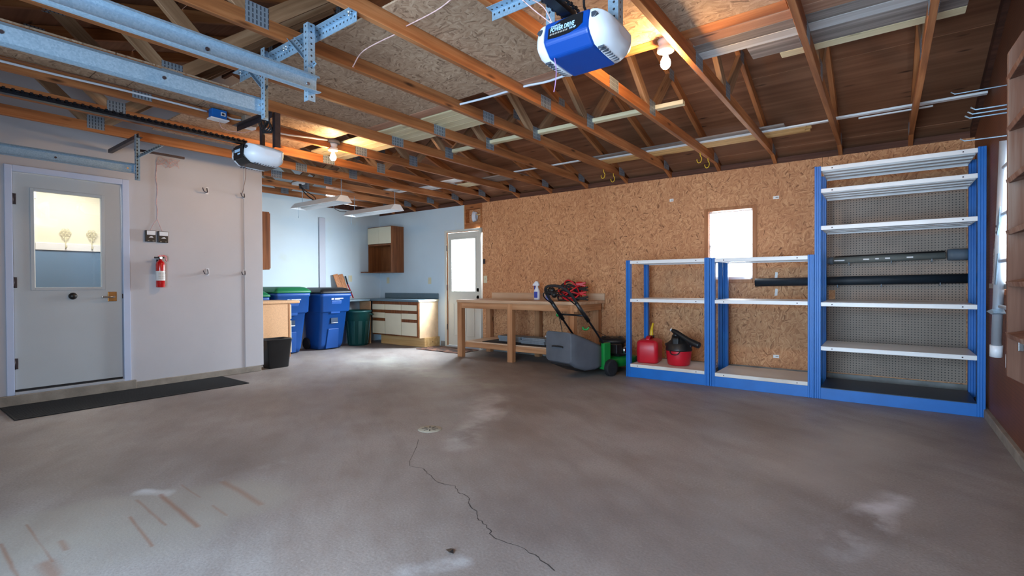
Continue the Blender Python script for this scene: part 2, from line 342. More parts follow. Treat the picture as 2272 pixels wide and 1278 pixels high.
# ------------------------------------------------------------------ mesh helpers
class MB:
    def __init__(s): s.v = []; s.f = []; s.sm = []; s.mi = []; s.cur = 0
    def _add(s, vs, fs, smooth=False, T=None):
        o = len(s.v)
        s.v += [tuple((T @ Vector(p)) if T else Vector(p)) for p in vs]
        for f in fs: s.f.append(tuple(i + o for i in f)); s.sm.append(smooth); s.mi.append(s.cur)
        return s
    def box(s, x0, x1, y0, y1, z0, z1, T=None):
        vs = [(x0, y0, z0), (x1, y0, z0), (x1, y1, z0), (x0, y1, z0), (x0, y0, z1), (x1, y0, z1), (x1, y1, z1), (x0, y1, z1)]
        return s._add(vs, [(0, 3, 2, 1), (4, 5, 6, 7), (0, 1, 5, 4), (1, 2, 6, 5), (2, 3, 7, 6), (3, 0, 4, 7)], False, T)
    def hexa(s, lo, hi, T=None):   # two quads bottom / top (same winding, ccw seen from above)
        return s._add(list(lo) + list(hi), [(3, 2, 1, 0), (4, 5, 6, 7), (0, 1, 5, 4), (1, 2, 6, 5), (2, 3, 7, 6), (3, 0, 4, 7)], False, T)
    def prism(s, poly, axis, a0, a1, smooth=False, T=None):
        def P(u, w, a):
            return {'X': (a, u, w), 'Y': (u, a, w), 'Z': (u, w, a)}[axis]
        n = len(poly); vs = [P(u, w, a0) for u, w in poly] + [P(u, w, a1) for u, w in poly]
        o = len(s.v)
        s._add(vs, [tuple(range(n - 1, -1, -1)), tuple(range(n, 2 * n))], False, T)
        for i in range(n):
            j = (i + 1) % n; s.f.append((o + i, o + j, o + n + j, o + n + i)); s.sm.append(smooth); s.mi.append(s.cur)
        return s
    def cyl(s, p0, p1, r0, r1=None, seg=16, cap=True, T=None):
        r1 = r0 if r1 is None else r1
        p0 = Vector(p0); p1 = Vector(p1); d = (p1 - p0).normalized(); u = d.orthogonal().normalized(); w = d.cross(u)
        vs = []
        for p, r in ((p0, r0), (p1, r1)):
            for i in range(seg):
                a = 2 * PI * i / seg; vs.append(p + (u * math.cos(a) + w * math.sin(a)) * r)
        fs = [(i, (i + 1) % seg, seg + (i + 1) % seg, seg + i) for i in range(seg)]
        o = len(s.v); s._add(vs, fs, True, T)
        if cap:
            s.f.append(tuple(o + i for i in range(seg - 1, -1, -1))); s.sm.append(False); s.mi.append(s.cur)
            s.f.append(tuple(o + seg + i for i in range(seg))); s.sm.append(False); s.mi.append(s.cur)
        return s
    def lathe(s, prof, c=(0, 0, 0), seg=24, T=None, sx=1.0, sy=1.0):
        vs = []; n = len(prof); fs = []
        for r, z in prof:
            for i in range(seg):
                a = 2 * PI * i / seg; vs.append((c[0] + r * sx * math.cos(a), c[1] + r * sy * math.sin(a), c[2] + z))
        for k in range(n - 1):
            for i in range(seg):
                j = (i + 1) % seg; fs.append((k * seg + i, k * seg + j, (k + 1) * seg + j, (k + 1) * seg + i))
        o = len(s.v); s._add(vs, fs, True, T)
        if prof[0][0] > 1e-5: s.f.append(tuple(o + i for i in range(seg - 1, -1, -1))); s.sm.append(False); s.mi.append(s.cur)
        if prof[-1][0] > 1e-5: s.f.append(tuple(o + (n - 1) * seg + i for i in range(seg))); s.sm.append(False); s.mi.append(s.cur)
        return s
    def tube(s, pts, r, seg=8, closed=False, T=None):
        pts = [Vector(p) for p in pts]; n = len(pts); vs = []; fs = []; prev = None
        for k, p in enumerate(pts):
            a = pts[k - 1] if (k > 0 or closed) else p; b = pts[(k + 1) % n] if (k < n - 1 or closed) else p
            d = (b - a).normalized()
            if prev is None: u = d.orthogonal().normalized()
            else:
                u = prev - d * prev.dot(d)
                u = u.normalized() if u.length > 1e-6 else d.orthogonal().normalized()
            prev = u; w = d.cross(u)
            rr = r[k] if isinstance(r, (list, tuple)) else r
            for i in range(seg):
                t = 2 * PI * i / seg; vs.append(p + (u * math.cos(t) + w * math.sin(t)) * rr)
        m = n if closed else n - 1
        for k in range(m):
            q = (k + 1) % n
            for i in range(seg):
                j = (i + 1) % seg; fs.append((k * seg + i, k * seg + j, q * seg + j, q * seg + i))
        o = len(s.v); s._add(vs, fs, True, T)
        if not closed:
            s.f.append(tuple(o + i for i in range(seg - 1, -1, -1))); s.sm.append(False); s.mi.append(s.cur)
            s.f.append(tuple(o + (n - 1) * seg + i for i in range(seg))); s.sm.append(False); s.mi.append(s.cur)
        return s
    def loft(s, rings, cap=True, smooth=True, T=None):
        n = len(rings[0]); vs = [p for r in rings for p in r]; fs = []
        for k in range(len(rings) - 1):
            for i in range(n):
                j = (i + 1) % n; fs.append((k * n + i, k * n + j, (k + 1) * n + j, (k + 1) * n + i))
        o = len(s.v); s._add(vs, fs, smooth, T)
        if cap:
            s.f.append(tuple(o + i for i in range(n - 1, -1, -1))); s.sm.append(False); s.mi.append(s.cur)
            s.f.append(tuple(o + (len(rings) - 1) * n + i for i in range(n))); s.sm.append(False); s.mi.append(s.cur)
        return s
def smoothpath(pts, n=6):
    P = [Vector(p) for p in pts]; out = []
    for i in range(len(P) - 1):
        a = P[max(0, i - 1)]; b = P[i]; c = P[i + 1]; d = P[min(len(P) - 1, i + 2)]
        for k in range(n):
            t = k / n
            out.append(0.5 * ((2 * b) + (c - a) * t + (2 * a - 5 * b + 4 * c - d) * t * t + (3 * b - a - 3 * c + d) * t ** 3))
    out.append(P[-1]); return out
def rrect(w, d, r, n=4, cx=0, cy=0, z=0):
    out = []
    for sx, sy, a0 in ((1, 1, 0), (-1, 1, PI / 2), (-1, -1, PI), (1, -1, 1.5 * PI)):
        for k in range(n + 1):
            a = a0 + PI / 2 * k / n
            out.append((cx + sx * (w / 2 - r) + r * math.cos(a), cy + sy * (d / 2 - r) + r * math.sin(a), z))
    return out

def build(name, mb, m, parent=None, loc=None, bev=0.0, seg=2, rot=None):
    me = bpy.data.meshes.new(name)
    if parent is not None and loc is None: base = Vector(parent['_o']) if '_o' in parent else Vector((0, 0, 0))
    elif loc is not None: base = Vector(loc)
    else:
        xs = [p[0] for p in mb.v]; ys = [p[1] for p in mb.v]; zs = [p[2] for p in mb.v]
        base = Vector(((min(xs) + max(xs)) / 2, (min(ys) + max(ys)) / 2, min(zs)))
    me.from_pydata([tuple(Vector(p) - base) for p in mb.v], [], mb.f)
    me.polygons.foreach_set('use_smooth', mb.sm); me.update()
    for mm in (m if isinstance(m, (list, tuple)) else [m]): me.materials.append(M[mm] if isinstance(mm, str) else mm)
    me.polygons.foreach_set('material_index', mb.mi)
    o = bpy.data.objects.new(name, me); C.objects.link(o)
    if parent is not None:
        o.parent = parent
    else:
        o.location = base; o['_o'] = tuple(base)
    if parent is not None: o['_o'] = tuple(base)
    if bev > 0:
        b = o.modifiers.new('bevel', 'BEVEL'); b.width = bev; b.segments = seg; b.limit_method = 'ANGLE'; b.angle_limit = math.radians(40)
    return o
def tag(o, label, cat, group=None, kind=None):
    o['label'] = label; o['category'] = cat
    if group: o['group'] = group
    if kind: o['kind'] = kind
    return o
def thing(name, loc, label, cat, group=None):
    o = bpy.data.objects.new(name, None); C.objects.link(o); o.location = loc; o['_o'] = tuple(loc); o.empty_display_size = 0.1
    return tag(o, label, cat, group)
def struct(name, mb=None, m=None, loc=(0, 0, 0), bev=0.0, parent=None):
    if mb is None:
        o = bpy.data.objects.new(name, None); C.objects.link(o); o.location = loc; o['_o'] = tuple(loc)
    else: o = build(name, mb, m, parent, loc=loc if parent is None else None, bev=bev)
    if parent is None: o['kind'] = 'structure'
    return o
def beam(name, p0, p1, w, h, m, parent, up=(0, 0, 1), bev=0.002):
    """a stick of lumber from p0 to p1; local X runs along the grain; w across, h along up"""
    p0 = Vector(p0); p1 = Vector(p1); x = (p1 - p0).normalized(); z = Vector(up); z = (z - x * z.dot(x)).normalized(); y = z.cross(x)
    L = (p1 - p0).length
    mb = MB().box(0, L, -w / 2, w / 2, -h / 2, h / 2)
    me = bpy.data.meshes.new(name); me.from_pydata(mb.v, [], mb.f); me.update(); me.materials.append(M[m])
    o = bpy.data.objects.new(name, me); C.objects.link(o)
    T = Matrix.Identity(4)
    for i in range(3): T[i][0] = x[i]; T[i][1] = y[i]; T[i][2] = z[i]; T[i][3] = p0[i]
    if parent is not None:
        o.parent = parent; T = Matrix.Translation(-Vector(parent['_o'])) @ T
    o.matrix_basis = T
    if bev: b = o.modifiers.new('bevel', 'BEVEL'); b.width = bev; b.segments = 1
    return o
def angle_iron(name, p0, p1, up, m='galv_h', parent=None, w=0.042, th=0.003, flip=1):
    p0 = Vector(p0); p1 = Vector(p1); x = (p1 - p0).normalized(); z = Vector(up); z = (z - x * z.dot(x)).normalized(); y = z.cross(x) * flip
    L = (p1 - p0).length
    mb = MB().box(0, L, 0, w, 0, th).box(0, L, 0, th, th, w)
    me = bpy.data.meshes.new(name); me.from_pydata(mb.v, [], mb.f); me.update(); me.materials.append(M[m])
    o = bpy.data.objects.new(name, me); C.objects.link(o)
    T = Matrix.Identity(4)
    for i in range(3): T[i][0] = x[i]; T[i][1] = y[i]; T[i][2] = z[i]; T[i][3] = p0[i]
    if parent is not None: o.parent = parent; T = Matrix.Translation(-Vector(parent['_o'])) @ T
    o.matrix_basis = T
    return o
def copy_tree(o, parent=None):
    c = o.copy(); C.objects.link(c)
    if parent is not None: c.parent = parent
    for ch in list(o.children): copy_tree(ch, c)
    return c
def text_mesh(name, txt, size, m, parent, T, shear=0.0, sx=1.0, depth=0.0006, bold=0.0):
    cu = bpy.data.curves.new(name, 'FONT'); cu.body = txt; cu.size = size; cu.shear = shear; cu.extrude = depth; cu.offset = bold
    o = bpy.data.objects.new(name, cu); C.objects.link(o)
    dg = bpy.context.evaluated_depsgraph_get(); me = bpy.data.meshes.new_from_object(o.evaluated_get(dg))
    bpy.data.objects.remove(o)
    me.materials.clear(); me.materials.append(M[m])
    q = bpy.data.objects.new(name, me); C.objects.link(q); q.parent = parent
    q.matrix_basis = Matrix.Translation(-Vector(parent['_o'])) @ T @ Matrix.Diagonal((sx, 1, 1, 1))
    return q
def axes(loc, x, y):
    x = Vector(x).normalized(); y = Vector(y).normalized(); z = x.cross(y); T = Matrix.Identity(4)
    for i in range(3): T[i][0] = x[i]; T[i][1] = y[i]; T[i][2] = z[i]; T[i][3] = loc[i]
    return T

# ------------------------------------------------------------------ key dimensions
XL, XR, XN, YW, YF, YC, ZT = -6.483, 0.678, -8.13, 6.40, -0.87, 3.22, 2.545
RIDGE = 2.765; PITCHK = 0.325
def zu(y): return 2.48 + (3.635 - abs(y - RIDGE)) * PITCHK      # underside of the top chords
def zs(y): return zu(y) + 0.095                                  # underside of the sheathing

# ------------------------------------------------------------------ shell
fl = struct('floor', MB().box(XN - 0.15, XR + 0.15, YF - 0.6, YW + 0.3, -0.1, 0), 'floor')
crack = [(-2.678, 2.444), (-2.517, 2.263), (-2.337, 2.049), (-2.232, 2.071), (-2.157, 2.037), (-2.045, 1.986), (-1.969, 1.979), (-1.905, 1.995), (-1.832, 1.946), (-1.785, 1.944), (-1.736, 1.926), (-1.687, 1.864), (-1.606, 1.83), (-1.548, 1.786), (-1.491, 1.762), (-1.432, 1.727), (-1.4, 1.695), (-1.328, 1.69), (-1.247, 1.695), (-1.182, 1.686), (-1.111, 1.663), (-0.974, 1.629)]
cm = MB(); pts = []
for (a, b), (c, d) in zip(crack, crack[1:]):
    for k in range(3):
        t = k / 3; pts.append((a + (c - a) * t + random.uniform(-.008, .008), b + (d - b) * t + random.uniform(-.008, .008)))
for (a, b), (c, d) in zip(pts, pts[1:]):
    w = random.uniform(0.0012, 0.003); n = Vector((b - d, c - a, 0)).normalized() * w
    cm._add([(a - n.x, b - n.y, .0006), (c - n.x, d - n.y, .0006), (c + n.x, d + n.y, .0006), (a + n.x, b + n.y, .0006)], [(0, 1, 2, 3)])
build('floor_crack', cm, plain('crack_dark', srgb(58, 52, 50), 0.9), fl)  # thin dark strip drawn along the crack

# left wall (house side) with the door opening
DY0, DY1, DZ0, DZ1 = 0.872, 1.775, 0.10, 2.215
mb = MB()
def wall_quad_left(y0, y1, z0, top):   # wall slice up to the roof
    mb.prism([(y0, z0), (y1, z0), (y1, top(y1)), (y0, top(y0))], 'X', XL - 0.12, XL)
wall_quad_left(YF, DY0, 0.075, zs); wall_quad_left(DY0, DY1, DZ1, zs); wall_quad_left(DY1, RIDGE, 0.075, zs); wall_quad_left(RIDGE, YC, 0.075, zs)
struct('wall_left', mb, 'wall')
struct('trim_corner', MB().box(XL, XL + 0.008, 2.99, YC, 0.075, 2.62), 'wall', bev=0.002)
mb = MB().box(XL - 0.12, XL + 0.012, YF, 0.80, 0, 0.075).box(XL - 0.12, XL + 0.03, 0.80, 1.84, 0, 0.10).box(XL - 0.12, XL + 0.012, 1.84, YC - 0.03, 0, 0.075)
struct('baseboard_left', mb, 'concrete', bev=0.006)
# nook
mb = MB().prism([(XN, 0), (XL - 0.12, 0), (XL - 0.12, zs(YC)), (XN, zs(YC))], 'Y', YC - 0.12, YC)
struct('wall_return', mb, 'wall_nook')
mb = MB(); mb.prism([(YC - 0.12, 0), (5.2, 0), (5.2, zs(5.2)), (YC - 0.12, zs(YC - 0.12))], 'X', XN - 0.12, XN)
mb.box(XN - 0.12, XN, 5.2, YW, 0, 2.52)
struct('wall_nook', mb, 'wall_nook')
struct('trim_nook_plate', MB().box(XN - 0.12, XN + 0.004, 5.2, YW, 2.52, 2.62), 'dkwood')
struct('trim_pilaster', MB().box(XN, XN + 0.022, 5.05, 5.17, 0, 2.32), paint('pilaster_paint', srgb(176, 182, 196), 0.5), bev=0.004)

# back wall
BX0, BX1, BZ = -6.31, -5.455, 2.065      # exterior door opening
wb = struct('wall_back')
mb = MB().box(XN - 0.12, BX0, YW, YW + 0.14, 0, 2.48).box(BX0, -5.84, YW, YW + 0.14, BZ, 2.48)
build('drywall', mb, 'wall_nook', wb)
build('top_plate', MB().box(XN - 0.12, XR + 0.1, YW - 0.004, YW + 0.14, 2.48, 2.545).box(-5.45, XR + 0.1, YW + 0.02, YW + 0.14, 2.40, 2.48), 'dkwood', wb)
build('drywall_edge', MB().box(-5.845, -5.832, YW - 0.006, YW + 0.02, BZ + 0.01, 2.48), 'cream', wb)
cv = MB().box(-5.84, -5.43, YW + 0.09, YW + 0.14, BZ, 2.48)
build('cavity_sheathing', cv, 'osb_wall', wb)
build('cavity_framing', MB().box(-5.84, -5.80, YW, YW + 0.09, BZ, 2.48).box(-5.80, -5.47, YW, YW + 0.09, 2.40, 2.48).box(-5.80, -5.47, YW + 0.005, YW + 0.09, BZ, 2.16).box(-5.47, -5.43, YW, YW + 0.09, BZ, 2.48), 'truss', wb)
WX0, WX1, WZ0, WZ1 = -1.80, -1.205, 1.115, 2.03
mb = MB()
seams = [-5.43, -4.21, -2.99, -1.77, -0.55, XR + 0.1]
for a, b in zip(seams, seams[1:]):
    a2, b2 = a + 0.0015, b - 0.0015
    if b2 <= WX0 or a2 >= WX1: mb.box(a2, b2, YW, YW + 0.012, 0.13, ZT)
    else:
        l, r = max(a2, WX0), min(b2, WX1)
        if a2 < l: mb.box(a2, l, YW, YW + 0.012, 0.13, ZT)
        if b2 > r: mb.box(r, b2, YW, YW + 0.012, 0.13, ZT)
        mb.box(l, r, YW, YW + 0.012, 0.13, WZ0); mb.box(l, r, YW, YW + 0.012, WZ1, ZT)
build('osb_sheet', mb, 'osb_wall', wb)
mb = MB().box(-5.43, WX0, YW + 0.012, YW + 0.14, 0.0, 2.40).box(WX1, XR + 0.1, YW + 0.012, YW + 0.14, 0, 2.40).box(WX0, WX1, YW + 0.012, YW + 0.14, 0, WZ0).box(WX0, WX1, YW + 0.012, YW + 0.14, WZ1, 2.40)
build('wall_core', mb, 'dkwood', wb)
struct('baseboard_back', MB().box(-5.42, XR, YW - 0.012, YW + 0.012, 0, 0.13).box(-6.42, -6.31, YW - 0.012, YW + 0.01, 0, 0.09), 'concrete_blue', bev=0.004)

# right wall
RY0, RY1, RZ0, RZ1 = 4.20, 4.98, 1.06, 2.02
mb = MB()
def wr(y0, y1, z0, top): mb.prism([(y0, z0), (y1, z0), (y1, top(y1)), (y0, top(y0))], 'X', XR, XR + 0.1)
k0 = lambda y: RZ0
wr(YF, RIDGE, 0.07, zs); wr(RIDGE, RY0, 0.07, zs); wr(RY0, RY1, 0.07, k0); wr(RY0, RY1, RZ1, zs); wr(RY1, YW, 0.07, zs)
struct('wall_right', mb, 'peg_brown')
struct('baseboard_right', MB().box(XR - 0.03, XR + 0.1, YF, YW - 0.012, 0, 0.07), 'concrete', bev=0.006)
struct('trim_gable', MB().prism([(RIDGE, zu(RIDGE)), (RIDGE, zs(RIDGE)), (YW, zs(YW)), (YW, zu(YW))], 'X', XR - 0.035, XR), 'dkwood')

# front wall: left doorway shut by an unseen door added to dim the left wall, right doorway assumed open for the added fill light (behind the camera)
mb = MB()
for a, b in ((XL - 0.12, -5.5), (-3.1, -2.3), (0.1, XR + 0.1)): mb.box(a, b, YF - 0.14, YF, 0, 2.5)
for a, b in ((-5.5, -3.1), (-2.3, 0.1)): mb.box(a, b, YF - 0.14, YF, 2.15, 2.5)
struct('wall_front', mb, 'wall')
gd = struct('door_unseen', loc=(-4.3, YF - 0.1, 0))
for k in range(4): build('door_section', MB().box(-5.5, -3.1, YF - 0.11, YF - 0.06, k * 0.5375 + 0.002, (k + 1) * 0.5375 - 0.002), 'door', gd, bev=0.004)

# roof sheathing: plywood courses running along the building
mb = MB()
for sgn in (1, -1):
    edge = 3.635 + 0.45
    cuts = [0, 1.1, 2.3, 3.5, edge]
    for a, b in zip(cuts, cuts[1:]):
        y0 = RIDGE + sgn * a; y1 = RIDGE + sgn * (b - 0.006); z0, z1 = zs(y0), zs(y1)
        for x0, x1 in ((XN - 0.3, -6.5), (-6.495, -4.075), (-4.07, -1.635), (-1.63, 0.8)):
            mb.prism([(y0, z0), (y1, z1), (y1, z1 + 0.014), (y0, z0 + 0.014)], 'X', x0, x1)
struct('ceiling', mb, 'ply')
struct('trim_ridge', MB().box(XN, XR, RIDGE - 0.02, RIDGE + 0.02, zu(RIDGE) - 0.02, zs(RIDGE) - 0.005), 'dkwood')
mb = MB()
mb.prism([(YW + 0.14, 2.40), (YW + 0.46, 2.40), (YW + 0.46, 2.46), (YW + 0.14, 2.56)], 'X', XN - 0.3, 0.8)
struct('trim_eave', mb, 'dkwood')

# ------------------------------------------------------------------ house door
d1 = struct('door_1', loc=(XL, 1.32, 0.10))
mb = MB().box(XL - 0.11, XL + 0.018, 0.852, 0.905, 0.10, 2.245).box(XL - 0.11, XL + 0.018, 1.737, 1.797, 0.10, 2.245).box(XL - 0.11, XL + 0.018, 0.905, 1.737, 2.187, 2.245)
build('door_casing', mb, 'trim', d1, bev=0.004)
SY0, SY1, SZ0, SZ1 = 0.910, 1.728, 0.148, 2.180
GY0, GY1, GZ0, GZ1 = 1.054, 1.562, 1.102, 2.024
xs0, xs1 = XL - 0.05, XL - 0.008
mb = MB().box(xs0, xs1, SY0, GY0, SZ0, SZ1).box(xs0, xs1, GY1, SY1, SZ0, SZ1).box(xs0, xs1, GY0, GY1, SZ0, GZ0).box(xs0, xs1, GY0, GY1, GZ1, SZ1)
sl = build('door_panel', mb, 'door', d1)
g = 0.028
mb = MB().box(xs1 - .002, xs1 + .007, GY0 - g, GY0, GZ0 - g, GZ1 + g).box(xs1 - .002, xs1 + .007, GY1, GY1 + g, GZ0 - g, GZ1 + g).box(xs1 - .002, xs1 + .007, GY0, GY1, GZ0 - g, GZ0).box(xs1 - .002, xs1 + .007, GY0, GY1, GZ1, GZ1 + g)
build('glazing_bead', mb, 'door', d1, bev=0.003)
build('pane', MB().box(XL - 0.032, XL - 0.028, GY0, GY1, GZ0, GZ1), 'glass', d1)
build('door_sweep', MB().box(xs0, XL - 0.004, SY0, SY1, 0.128, 0.147), 'black', d1)
build('threshold', MB().box(XL - 0.11, XL + 0.02, 0.905, 1.737, 0.10, 0.126), 'alu', d1, bev=0.003)
for z in (1.93, 1.15, 0.39):
    h = MB().cyl((XL + 0.006, 0.907, z - 0.05), (XL + 0.006, 0.907, z + 0.05), 0.008, seg=10).box(XL - 0.004, XL + 0.003, 0.905, 0.93, z - 0.05, z + 0.05)
    build('hinge', h, 'steel_dark', d1)
build('door_knocker', MB().lathe([(0.0, 0), (0.033, 0.0), (0.034, 0.01), (0.026, 0.022), (0.012, 0.03), (0.0, 0.031)], T=axes((XL - 0.008, 1.328, 1.014), (0, 1, 0), (0, 0, 1))), 'black', d1)
hd = build('handle', MB().cyl((XL - 0.006, 1.645, 1.0), (XL + 0.05, 1.645, 1.0), 0.011).tube(smoothpath([(XL + 0.048, 1.645, 1.0), (XL + 0.052, 1.62, 1.0), (XL + 0.05, 1.54, 0.998)], 5), 0.0085), 'chrome', d1)
build('backplate', MB().box(XL - 0.01, XL - 0.001, 1.607, 1.684, 0.952, 1.052), 'brass', hd, bev=0.003)
build('strike', MB().box(XL - 0.006, XL + 0.002, 1.729, 1.737, 0.98, 1.03), 'steel_dark', d1)
# hallway seen through the house door
struct('wall_hall', MB().box(-8.0, -7.9, -0.6, 3.05, 1.54, 2.6), 'cream_wall')
struct('wall_hall_lower', MB().box(-8.0, -7.9, -0.6, 3.05, 0.0, 1.54), 'blue_wall')
struct('trim_hall_rail', MB().box(-7.9, -7.885, 1.29, 3.05, 1.54, 1.625), 'white', bev=0.003)
struct('floor_hall', MB().box(-8.0, XL - 0.12, -0.6, 3.05, 0.0, 0.1), 'pine_y')
struct('ceiling_hall', MB().box(-8.0, XL - 0.12, -0.6, 3.08, 2.6, 2.65), 'cream_wall')
struct('wall_hall_end', MB().box(-8.0, XL - 0.12, -0.7, -0.6, 0, 2.65).box(-8.0, XL - 0.12, 3.05, 3.09, 0, 2.65), 'cream_wall')
d3 = struct('door_3', loc=(-7.9, 0.9, 0.1))
build('door_panel', MB().box(-7.9, -7.88, 0.40, 1.17, 0.1, 2.12), 'white', d3)
build('door_casing', MB().box(-7.9, -7.872, 1.18, 1.285, 0.1, 2.13).box(-7.9, -7.868, 0.3, 1.30, 2.13, 2.25), 'white', d3, bev=0.004)
build('hinge', MB().box(-7.882, -7.868, 1.165, 1.185, 1.80, 1.90).box(-7.882, -7.868, 1.165, 1.185, 1.2, 1.3), 'beige', d3)
for yy, lb in ((1.555, 'cream wrought metal flower hook on hallway rail, nearer the door casing'), (1.80, 'cream wrought metal flower hook on hallway rail, farther from the door casing')):
    t = thing('coat_hook', (-7.885, yy, 1.54), lb, 'hook', 'hallway coat hooks')
    mb = MB().tube([(-7.878, yy, 1.56), (-7.874, yy, 1.70)], 0.004, 6)
    for k in range(6):
        a = 2 * PI * k / 6; cx, cz = yy + 0.032 * math.cos(a), 1.755 + 0.032 * math.sin(a)
        mb.tube([(-7.876, cx + 0.019 * math.cos(b), cz + 0.019 * math.sin(b)) for b in [2 * PI * q / 8 for q in range(8)]], 0.004, 5, True)
    mb.tube([(-7.876, yy - 0.03, 1.70), (-7.876, yy, 1.67), (-7.876, yy + 0.03, 1.70)], 0.004, 5)
    build('flower', mb, 'beige', t)
    build('hook', MB().tube(smoothpath([(-7.876, yy, 1.62), (-7.86, yy, 1.575), (-7.835, yy, 1.575), (-7.828, yy, 1.60)], 4), 0.004, 6), 'beige', t)

# ------------------------------------------------------------------ exterior door
d2 = struct('door_2', loc=(-5.88, YW, 0))
mb = MB().box(BX0 + .001, -6.262, YW - 0.012, YW + 0.13, 0, BZ - .001).box(-5.502, BX1 - .001, YW - 0.012, YW + 0.13, 0, BZ - .001).box(-6.262, -5.502, YW - 0.012, YW + 0.13, 2.028, BZ - .001)
build('door_casing', mb, 'door_grey', d2, bev=0.003)
build('weather_strip', MB().box(-6.262, -6.252, YW + 0.0, YW + 0.02, 0, 2.028).box(-5.512, -5.502, YW, YW + 0.02, 0, 2.028).box(-6.252, -5.512, YW, YW + 0.02, 2.018, 2.028), 'rail_orange', d2)
EX0, EX1, EG0, EG1, EZ0, EZ1 = -6.25, -5.514, -6.155, -5.605, 0.99, 1.895
ya, yb = YW + 0.02, YW + 0.062
mb = MB().box(EX0, EG0, ya, yb, 0.03, 2.016).box(EG1, EX1, ya, yb, 0.03, 2.016).box(EG0, EG1, ya, yb, 0.03, EZ0).box(EG0, EG1, ya, yb, EZ1, 2.016)
build('door_panel', mb, 'door_grey', d2)
mb = MB()
for a, b in ((-6.13, -5.92), (-5.84, -5.63)):
    for q in ((a, b, 0.2, 0.222), (a, b, 0.76, 0.782), (a, a + .02, .222, .76), (b - .02, b, .222, .76)): mb.box(q[0], q[1], ya - 0.006, ya + .001, q[2], q[3])
build('panel_moulding', mb, 'door_grey', d2, bev=0.004)
mb = MB().box(EG0 - .028, EG0, ya - .008, ya + .001, EZ0 - .028, EZ1 + .028).box(EG1, EG1 + .028, ya - .008, ya + .001, EZ0 - .028, EZ1 + .028).box(EG0, EG1, ya - .008, ya + .001, EZ0 - .028, EZ0).box(EG0, EG1, ya - .008, ya + .001, EZ1, EZ1 + .028)
build('glazing_bead', mb, 'door_grey', d2, bev=0.003)
build('pane', MB().box(EG0, EG1, ya + 0.018, ya + 0.022, EZ0, EZ1), 'frost', d2)
for z in (1.01, 0.885):
    build('knob' if z < 1 else 'deadbolt', MB().lathe([(0.0, -0.05), (0.022, -0.05), (0.027, -0.04), (0.02, -0.02), (0.012, -0.012), (0.032, -0.004), (0.032, 0.0)], T=axes((-5.553, ya, z), (1, 0, 0), (0, 0, -1)) @ Matrix.Rotation(PI, 4, 'X')), 'steel_dark', d2)
for z in (1.75, 1.05, 0.35): build('hinge', MB().cyl((-6.256, YW - .004, z - .05), (-6.256, YW - .004, z + .05), 0.008, seg=10), 'steel_dark', d2)
build('threshold', MB().box(-6.262, -5.502, YW - 0.01, YW + 0.13, 0, 0.025), 'alu', d2)

# ------------------------------------------------------------------ windows and curtains
w1 = struct('window_1', loc=(-1.5, YW, WZ0))
e = 0.045
mb = MB().box(WX0 - .002, WX0 + e, YW - .012, YW + .13, WZ0, WZ1).box(WX1 - e, WX1 + .002, YW - .012, YW + .13, WZ0, WZ1).box(WX0 + e, WX1 - e, YW - .012, YW + .13, WZ1 - .035, WZ1 + .002).box(WX0 + e, WX1 - e, YW - .02, YW + .13, WZ0 - .002, WZ0 + .04)
build('window_frame', mb, 'rail_orange', w1, bev=0.003)
build('sash', MB().box(WX0 + e, WX0 + e + .03, YW + .07, YW + .1, WZ0 + .04, WZ1 - .035).box(WX1 - e - .03, WX1 - e, YW + .07, YW + .1, WZ0 + .04, WZ1 - .035).box(WX0 + e, WX1 - e, YW + .07, YW + .1, WZ0 + .04, WZ0 + .07).box(WX0 + e, WX1 - e, YW + .07, YW + .1, 1.55, 1.58), 'white', w1)
build('pane', MB().box(WX0 + e, WX1 - e, YW + .084, YW + .088, WZ0 + .06, WZ1 - .04), 'glass', w1)
def curtain(name, axis, a0, a1, fixed, z0, z1, folds, amp, label, arch=None, taper=0.0, tparts=1.0):
    n = 70; k = 22; vs = []; fs = []
    for j in range(k + 1):
        z = z1 + (z0 - z1) * j / k
        for i in range(n + 1):
            u = i / n; a = a0 + (a1 - a0) * u
            off = amp * math.sin(u * folds * 2 * PI + 0.4 * math.sin(j * 0.7)) * (0.35 + 0.65 * j / k)
            zz = z
            if arch: zz = z1 + (max(z0, arch(u)) - z1) * j / k
            if taper: a = a + taper * (1 - j / k) * (1 - u)
            vs.append((a, fixed + off, zz) if axis == 'X' else (fixed + off, a, zz))
    for j in range(k):
        for i in range(n): q = j * (n + 1) + i; fs.append((q, q + 1, q + n + 2, q + n + 1))
    mb = MB(); mb._add(vs, fs, True); return mb
t = thing('curtain', (-1.5, YW + .05, WZ0 + .05), 'sheer white lace curtain gathered in the small window of the chipboard wall', 'curtain')
build('curtain_panel', curtain('c', 'X', WX0 + e, WX1 - e, YW + .04, WZ0 + .05, WZ1 - .05, 9, 0.009, '', lambda u: 1.50 if .12 < u < .84 else WZ0 + .05), 'curtain', t)
build('curtain_rod', MB().cyl((WX0 + e, YW + .04, WZ1 - .05), (WX1 - e, YW + .04, WZ1 - .05), 0.006), 'white', t)
build('lace_edge', MB().box(WX1 - e - .09, WX1 - e - .01, YW + .036, YW + .038, WZ0 + .05, WZ0 + .30), 'curtain', t)
w2 = struct('window_2', loc=(XR, 4.59, RZ0))
mb = MB().box(XR - .012, XR + .09, RY0 - .05, RY0 + .005, RZ0 - .04, RZ1 + .05).box(XR - .012, XR + .09, RY1 - .005, RY1 + .04, RZ0 - .04, RZ1 + .05).box(XR - .012, XR + .09, RY0, RY1, RZ1, RZ1 + .05).box(XR - .012, XR + .09, RY0, RY1, RZ0 - .04, RZ0)
build('window_frame', mb, 'rail_orange', w2, bev=0.003)
build('pane', MB().box(XR + .05, XR + .054, RY0, RY1, RZ0, RZ1), 'glass', w2)
